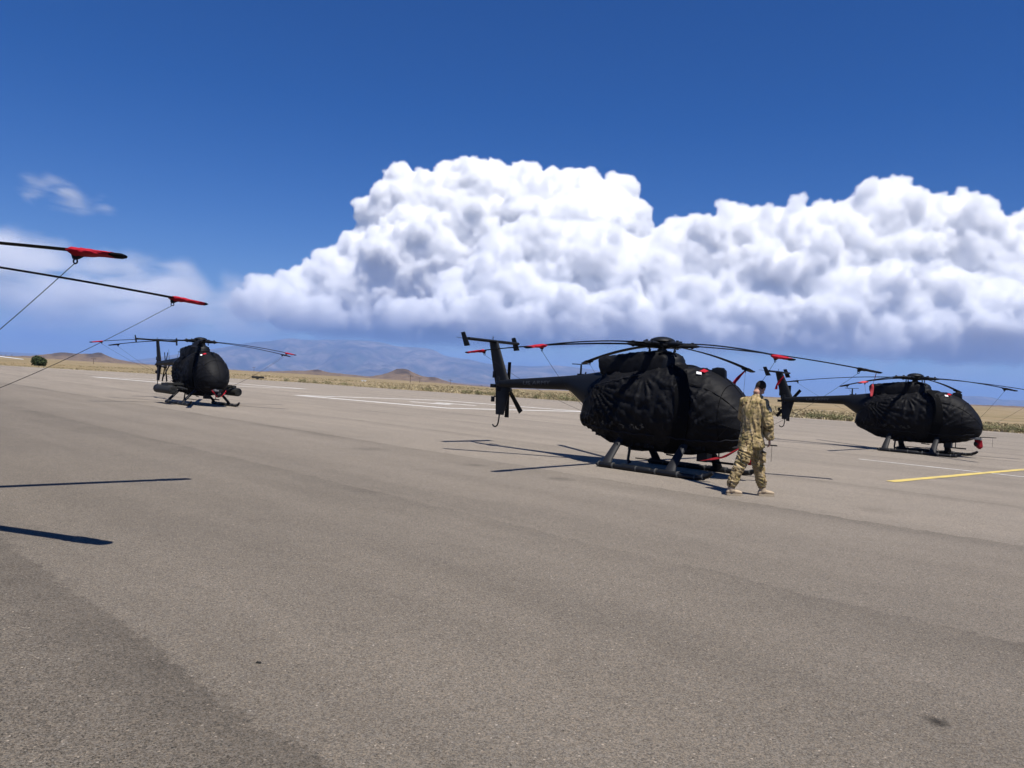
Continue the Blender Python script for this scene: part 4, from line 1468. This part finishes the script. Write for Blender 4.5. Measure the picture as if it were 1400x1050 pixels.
    def jf(p):
        u = p.x * RT.x + p.y * RT.y
        a = noise.noise(Vector((u * 16, p.y * 5, p.z * 4.2)))
        c = noise.noise(Vector((p.x * 12 + p.z * 6, p.y * 12, p.z * 17)))
        waist = exp(-((p.z - .93) / .10) ** 2)
        arm = sstep(.10, .16, p.x) * sstep(-.06, -.12, p.y) if p.y < -.06 else 0.0
        return .017 * (1 - 2 * abs(a)) * (1 - .5 * arm) + (.006 + .010 * waist + .010 * arm) * (1 - 2 * abs(c)) - .006
    remeshed(j, 'jacket', MAT['camo'], root, .0105, 2, jf)
    # --- trousers
    p = MB()
    p.tube([(-.02, 0, 1.0), (-.02, 0, .93), (-.02, 0, .86), (-.02, -.005, .79)], [(.165, .12), (.185, .138), (.190, .145), (.165, .125)], 24, flat=fl)
    p.tube([(-.085, -.055, .88), (-.115, -.065, .76), (-.165, -.080, .63), (-.222, -.090, .49), (-.275, -.088, .36), (-.318, -.082, .235), (-.340, -.08, .135)], [.118, .122, .108, .092, .088, .084, .066], 20)
    p.tube([(.045, .06, .88), (.072, .062, .76), (.108, .068, .63), (.142, .072, .49), (.172, .076, .36), (.206, .08, .235), (.222, .08, .135)], [.118, .120, .106, .092, .087, .084, .066], 20)
    p.box((-.155, -.175, .66), (.13, .05, .17), Matrix.Rotation(.15, 3, 'Y')); p.box((.175, -.02, .66), (.05, .13, .17))
    def pf(q):
        a = noise.noise(Vector((q.x * 9, q.y * 9, q.z * 26 + q.x * 12)))
        c = noise.noise(Vector((q.x * 18 + 5, q.y * 18, q.z * 9)))
        k = exp(-((q.z - .5) / .10) ** 2) + exp(-((q.z - .72) / .10) ** 2) + exp(-((q.z - .24) / .07) ** 2)
        return (.007 + .013 * k) * (1 - 2 * abs(a)) + .006 * c - .006
    remeshed(p, 'trousers', MAT['camo'], root, .0105, 2, pf)
    # --- boots
    for (an, heel, toe) in (((-.342, -.08), (-.415, -.086), (-.145, -.046)), ((.225, .08), (.155, .067), (.440, .125))):
        an, heel, toe = Vector((*an, 0)), Vector((*heel, 0)), Vector((*toe, 0))
        d = (toe - heel).normalized(); w = Vector((-d.y, d.x, 0))
        L = (toe - heel).length
        bt = MB()
        bt.tube([an + Vector((0, 0, .27)), an + Vector((0, 0, .19)), an + d * .005 + Vector((0, 0, .11)), an + d * .015 + Vector((0, 0, .065))], [.056, .055, .056, .058], 16)
        secs = [(.0, .026, .05, .062), (.08, .036, .028, .105), (.25, .038, .026, .115), (.42, .041, .026, .112), (.60, .047, .026, .096), (.80, .049, .026, .086), (.94, .040, .028, .072), (1.0, .020, .034, .055)]
        rings = []
        for t, hw, z0, z1 in secs:
            c = heel + d * (L * t)
            ring = []
            for i in range(16):
                a = 2 * pi * i / 16
                z = (z0 + z1) / 2 + (z1 - z0) / 2 * sin(a)
                ring.append(c + w * (hw * math.copysign(abs(cos(a)) ** .7, cos(a))) + Vector((0, 0, z)))
            rings.append(ring)
        bt.loft(rings)
        bo_ = remeshed(bt, 'boot', MAT['boot'], root, .0075, 2)
        so = MB()
        outline = [(0, .030), (.04, .038), (.25, .040), (.42, .040), (.62, .051), (.82, .051), (.95, .038), (1.0, .018)]
        lo = [heel + d * (L * t) + w * hw for t, hw in outline] + [heel + d * (L * t) - w * hw for t, hw in reversed(outline)]
        so.loft([[(q.x, q.y, .002) for q in lo], [(q.x, q.y, .036) for q in lo]])
        so.build('sole', MAT['sole'], bo_)
    # patch on the right sleeve
    pt = MB()
    nv = Vector((.62, -.78, .05)).normalized(); tv = Vector((.78, .62, 0))
    rows = []
    for iz in range(5):
        for it in range(5):
            u, v = (it / 4 - .5), (iz / 4 - .5)
            c = Vector((.134, -.155, 1.435))
            rows.append(c + (nv * cos(u * .9) + tv * sin(u * .9)) * .094 + Vector((-.012 * v, .01 * v, v * .062)))
    pt.add(rows, [(a * 5 + b_, a * 5 + b_ + 1, (a + 1) * 5 + b_ + 1, (a + 1) * 5 + b_) for a in range(4) for b_ in range(4)])
    po = pt.build('sleeve_patch', MAT['patch'], root)
    md = po.modifiers.new('t', 'SOLIDIFY'); md.thickness = .012; md.offset = -1
    return root


build_person((3.93, 12.40, 0))

# ------------------------------------------------------------------ vegetation and the small things along the apron edge
def leaf_mat(name, cols):
    t = NT(name)
    pos = t.n('ShaderNodeNewGeometry').outputs['Position']
    n = t.noise(pos, .7, 4.0, .7)
    n2 = t.noise(pos, 6.0, 3.0, .7)
    w = t.math('ADD', t.math('MULTIPLY', n, .6), t.math('MULTIPLY', n2, .4))
    c = t.ramp(w, [(.36, C(*cols[0])), (.50, C(*cols[1])), (.62, C(*cols[2]))])
    t.bsdf(c, .85, .12, **{'Subsurface Weight': 0.0})
    return t.m


MAT['grass'] = leaf_mat('dry_grass', ((.29, .235, .13), (.41, .335, .20), (.17, .16, .085)))
MAT['sage'] = leaf_mat('sage_leaves', ((.15, .15, .075), (.21, .20, .10), (.11, .115, .055)))
MAT['juniper'] = leaf_mat('juniper_leaves', ((.018, .028, .012), (.035, .05, .02), (.05, .062, .026)))
MAT['bark'] = simple('bark', (.12, .085, .06), .9, .1, .3, 9, bump=.5)
MAT['wood'] = simple('weathered_pole_wood', (.13, .10, .08), .9, .1, .3, 5)
MAT['glider'] = simple('white_gelcoat', (.84, .85, .86), .25, .5, .02, 2)
MAT['darkbox'] = simple('dark_equipment', (.02, .02, .018), .7, .2, .3, 5)


def tuft_verts(rr, c, h, w, n, V, F, lean=.5):
    for i in range(n):
        a = rr.uniform(0, 2 * pi)
        bx, by = c[0] + rr.gauss(0, w * .35), c[1] + rr.gauss(0, w * .35)
        hh = h * rr.uniform(.5, 1.0)
        dx, dy = cos(a) * w * .30, sin(a) * w * .30
        tx, ty = bx + rr.gauss(0, h * lean * .5), by + rr.gauss(0, h * lean * .5)
        b = len(V)
        V += [(bx - dx, by - dy, c[2] - .03), (bx + dx, by + dy, c[2] - .03), (tx + dx * .35, ty + dy * .35, c[2] + hh), (tx - dx * .35, ty - dy * .35, c[2] + hh)]
        F.append((b, b + 1, b + 2, b + 3))


def build_grass():
    rr = random.Random(77)
    V, F = [], []
    n = 0
    while n < 17000:
        x = rr.uniform(-95, 66)
        t = rr.random() ** 1.6
        y = edge_y(x) + .3 + t * 90 + abs(rr.gauss(0, .8))
        if abs(x / y) > .80: continue
        k = noise.noise(Vector((x * .09, y * .09, 4))) + .5 * noise.noise(Vector((x * .3, y * .3, 9)))
        if k < -.15 and rr.random() < .75: continue
        left = sstep(-10, -30, x) if x < -10 else 0
        if left and rr.random() < .55 * left: continue
        h = rr.uniform(.05, .17) * (1 + 1.3 * max(0, k)) * (1 - .4 * left)
        tuft_verts(rr, (x, y, -.05), h, h * 2.4, 5, V, F, .8)
        n += 1
    me = bpy.data.meshes.new('dry_grass'); me.from_pydata(V, [], F); me.update(); me.materials.append(MAT['grass'])
    o = link(bpy.data.objects.new('dry_grass', me))
    tag(o, 'straw coloured dry grass growing along the apron edge', 'grass', kind='stuff')
build_grass()


def shrub_mesh(seed, mat, r=.5, h=.55, n=230, leaf=.10):
    rr = random.Random(seed)
    V, F = [], []
    lob = [(Vector((rr.gauss(0, r * .4), rr.gauss(0, r * .4), h * rr.uniform(.25, .65))), r * rr.uniform(.4, .7)) for _ in range(7)]
    for i in range(n):
        c, q = rr.choice(lob)
        d = Vector((rr.gauss(0, 1), rr.gauss(0, 1), rr.gauss(.2, .8))).normalized()
        p = c + d * q * rr.uniform(.65, 1.05)
        if p.z < .02: p.z = rr.uniform(.02, .12)
        a = Vector((rr.gauss(0, 1), rr.gauss(0, 1), rr.gauss(0, 1))).normalized(); b = d.cross(a).normalized()
        L = leaf * rr.uniform(.6, 1.4)
        i0 = len(V)
        V += [p - a * L * .5, p + b * L * .4, p + a * L * .6 + d * L * .3, p - b * L * .4]
        F.append((i0, i0 + 1, i0 + 2, i0 + 3))
    me = bpy.data.meshes.new('foliage'); me.from_pydata([tuple(v) for v in V], [], F); me.update(); me.materials.append(mat)
    return me


def stem_mesh(seed, h):
    rr = random.Random(seed); m = MB()
    for i in range(4):
        a = i * 1.57 + rr.uniform(-.4, .4)
        m.tube([(0, 0, -.05), (.08 * cos(a), .08 * sin(a), h * .3), (.2 * cos(a) * h, .2 * sin(a) * h, h * .75)], [.03 * h, .02 * h, .008 * h], 5)
    return m.mesh('stem', MAT['bark'])


sh_meshes = [(shrub_mesh(i, MAT['sage'], .5 + .1 * i, .5 + .07 * i, 260), stem_mesh(i, .5)) for i in range(4)]
rr = random.Random(3)
spots = [(1292, 3), (1318, 2), (1346, 1.2), (1352, 4), (1365, 2.2), (1372, 6), (1381, 1.4), (1390, 3.0), (1397, 1.2), (1410, 2), (1105, 1.2), (1112, 3), (1120, 1.6), (1131, 1), (1139, 2.4), (1148, 1.2), (1156, 3.2), (1163, 1.0), (1076, 2),
         (540, 3), (586, 2.5), (642, 1.0), (656, 1.2), (670, 3), (681, 1.0), (690, 2), (735, 1.5), (752, 2.2), (770, 1.0), (778, 3), (788, 1.4), (473, 3), (448, 4), (415, 2), (430, 3), (392, 2.5)]
for (px, off) in spots:
    d = ray(px, HOR_A + HOR_B * px)
    # walk out along the line of sight until past the apron edge
    D = 30.0
    while D < 140 and D < edge_y(d.x * D) + off: D += .25
    k = rr.randrange(4)
    s = rr.uniform(.65, 1.15)
    root = empty('sage_shrub', (d.x * D, D, -.06), rr.uniform(0, 6.28))
    root.scale = (s, s, s * rr.uniform(.7, .95))
    tag(root, 'small grey-green sage shrub in the dry grass beside the apron', 'shrub', 'sage shrubs along the apron edge')
    put('foliage', sh_meshes[k][0], root)
    put('stem', sh_meshes[k][1], root)

# round juniper on the skyline side of the apron
jd = ray(53, HOR_A + HOR_B * 53)
JD = 125.0
root = empty('juniper_bush', (jd.x * JD, JD, -.1))
tag(root, 'round dark green juniper bush standing alone beyond the apron', 'bush')
put('foliage', shrub_mesh(52, MAT['juniper'], 1.25, 1.35, 3000, .24), root)
tm = MB(); tm.tube([(0, 0, -.1), (.05, 0, .5), (.1, .05, 1.1), (.15, .1, 1.7)], [.14, .11, .08, .03], 8); tm.tube([(.02, 0, .3), (-.3, .1, .8), (-.5, .15, 1.3)], [.08, .05, .02], 7); tm.tube([(.02, 0, .4), (.35, -.2, .9), (.6, -.3, 1.3)], [.07, .05, .02], 7)
tm.build('trunk', MAT['bark'], root)

# parked glider, mostly beyond the picture's edge
gd = 92.0
tipw = at(32, 491.6, gd)
root = empty('glider', (tipw.x - 9.0, tipw.y + 2.0, 0))
tag(root, 'white wing of a parked glider at the far side of the apron', 'glider')
gw = MB()
def wing(m, sgn):
    rings = []
    for i in range(9):
        t = i / 8
        x = sgn * 9.0 * t; c = lerp(.95, .34, t ** 1.3); z = lerp(1.42, tipw.z + .02, t ** 1.4); y = -2.0 * t if sgn > 0 else 2.0 * t
        rings.append([(x, y + c * (.35 - u), z + v * c) for u, v in ((0, 0), (.08, .055), (.3, .085), (.6, .055), (1, 0), (.6, -.02), (.3, -.035), (.08, -.03))])
    m.loft(rings)
wing(gw, 1); gw.build('wing', MAT['glider'], root)
gw = MB(); wing(gw, -1); gw.build('wing', MAT['glider'], root)
gb = MB(); gb.tube([(0, -2.6, .75), (0, -2.2, .8), (0, -1.0, .95), (0, .4, 1.1), (0, 2.0, 1.05), (0, 4.6, 1.0)], [.06, .28, .42, .36, .18, .09], 18); gb.build('fuselage', MAT['glider'], root)
gb = MB(); quad_foil(gb, [(0, 4.0, 1.0), (0, 4.7, 1.0), (0, 4.75, 2.1), (0, 4.3, 2.1)], (.09, 0, 0)); gb.build('tail_fin', MAT['glider'], root)
gb = MB(); gb.tube([(-.07, -.6, .25), (.07, -.6, .25)], .25, 18); gb.tube([(0, -.6, .25), (0, -.6, .7)], .05, 8); gb.build('wheel', MAT['darkbox'], root)

# utility poles and masts on the plain
def pole(px, ytop, ybase, D, label, arms=1, r=.11):
    base = at(px, ybase, D); top = at(px, ytop, D)
    h = top.z - base.z + .6
    root = empty('utility_pole', (base.x, base.y, base.z - .6))
    tag(root, label, 'pole', 'thin poles on the plain')
    m = MB(); m.tube([(0, 0, 0), (0, 0, h)], [r * 1.15, r * .8], 8); m.build('shaft', MAT['wood'], root)
    for k in range(arms):
        m = MB(); m.box((0, -.16, h - .5 - k * .9), (2.2, .12, .14))
        for q in (-1, -.5, .5, 1): m.tube([(q, -.16, h - .43 - k * .9), (q, -.16, h - .22 - k * .9)], .05, 6)
        m.build('crossarm', MAT['wood'], root)
pole(127.5, 489, 503.5, 330, 'thin wooden pole under the flank of the butte')
pole(347, 501.5, 508.8, 520, 'thin pole on the plain before the mountains')
pole(560.5, 512.5, 527.5, 300, 'tallest thin pole in front of the dark-capped butte')
pole(573.5, 515.5, 527.5, 380, 'thin pole just past the dark-capped butte')
pole(615.5, 518.5, 526.5, 420, 'thin pole on the falling slope before the tail fin')
pole(658, 526.5, 531.0, 560, 'tiny pole nearest the tail fin of the large helicopter')
for px_, lab in ((1.5, 'thin pole at the picture edge above the white wing'), (7.5, 'second thin pole from the picture edge above the white wing'), (16, 'third thin pole from the picture edge above the white wing')):
    pole(px_, 484.6, 490.0, 700, lab)

# white equipment box and dark culvert box at the far edge
b = at(497.0, 524.0, 190.0)
root = empty('equipment_box', (b.x, b.y, b.z - .3))
tag(root, 'small white equipment box far out in the dry grass', 'box')
m = MB(); m.box((0, 0, .65), (1.15, .7, .75)); m.build('body', MAT['white'], root, smooth=False)
m = MB(); m.box((0, 0, 1.05), (1.25, .8, .05)); m.build('lid', MAT['white'], root, smooth=False)
for s_ in (-.4, .4):
    m = MB(); m.box((s_, 0, .14), (.08, .5, .28)); m.build('leg', MAT['darkbox'], root, smooth=False)
b = at(352.5, 518.6, 112.0)
root = empty('dark_trailer', (b.x, b.y, -.06), .3)
tag(root, 'low dark flat trailer parked in the grass behind the armed helicopter', 'trailer')
m = MB(); m.box((0, 0, .34), (1.7, .9, .30)); m.build('bed', MAT['darkbox'], root, smooth=False)
m = MB(); m.tube([(.8, 0, .28), (1.25, 0, .24)], .03, 6); m.build('drawbar', MAT['darkbox'], root)
for s_ in (-1, 1):
    m = MB(); m.tube([(-.05, s_ * .42, .22), (-.05, s_ * .52, .22)], .22, 14); m.build('wheel', MAT['darkbox'], root)
# dark scrap of rubber lying on the near asphalt
b = gnd(353, 907)
m = MB(); m.loft([[(-.014, -.006, .001), (.015, -.008, .001), (.016, .006, .001), (-.012, .008, .001)], [(-.010, -.004, .009), (.012, -.006, .007), (.012, .004, .008), (-.009, .006, .010)]])
o = m.build('rubber_scrap', MAT['darkbox'], None, smooth=False); o.location = b
tag(o, 'tiny black scrap lying on the near asphalt', 'scrap')

# ------------------------------------------------------------------ the air
t = NT('haze_air')
pv = t.n('ShaderNodeVolumePrincipled')
pv.inputs['Color'].default_value = C(.27, .47, .93)
pv.inputs['Density'].default_value = 5.0e-5
pv.inputs['Anisotropy'].default_value = 0.0
t.t.links.new(pv.outputs[0], t.out.inputs['Volume'])
m = MB()
m.box((0, 15000, 600), (120000, 75000, 1500))
hz = m.build('haze', t.m, smooth=False)
tag(hz, 'pale blue air between the apron and the mountains', 'haze', kind='stuff')
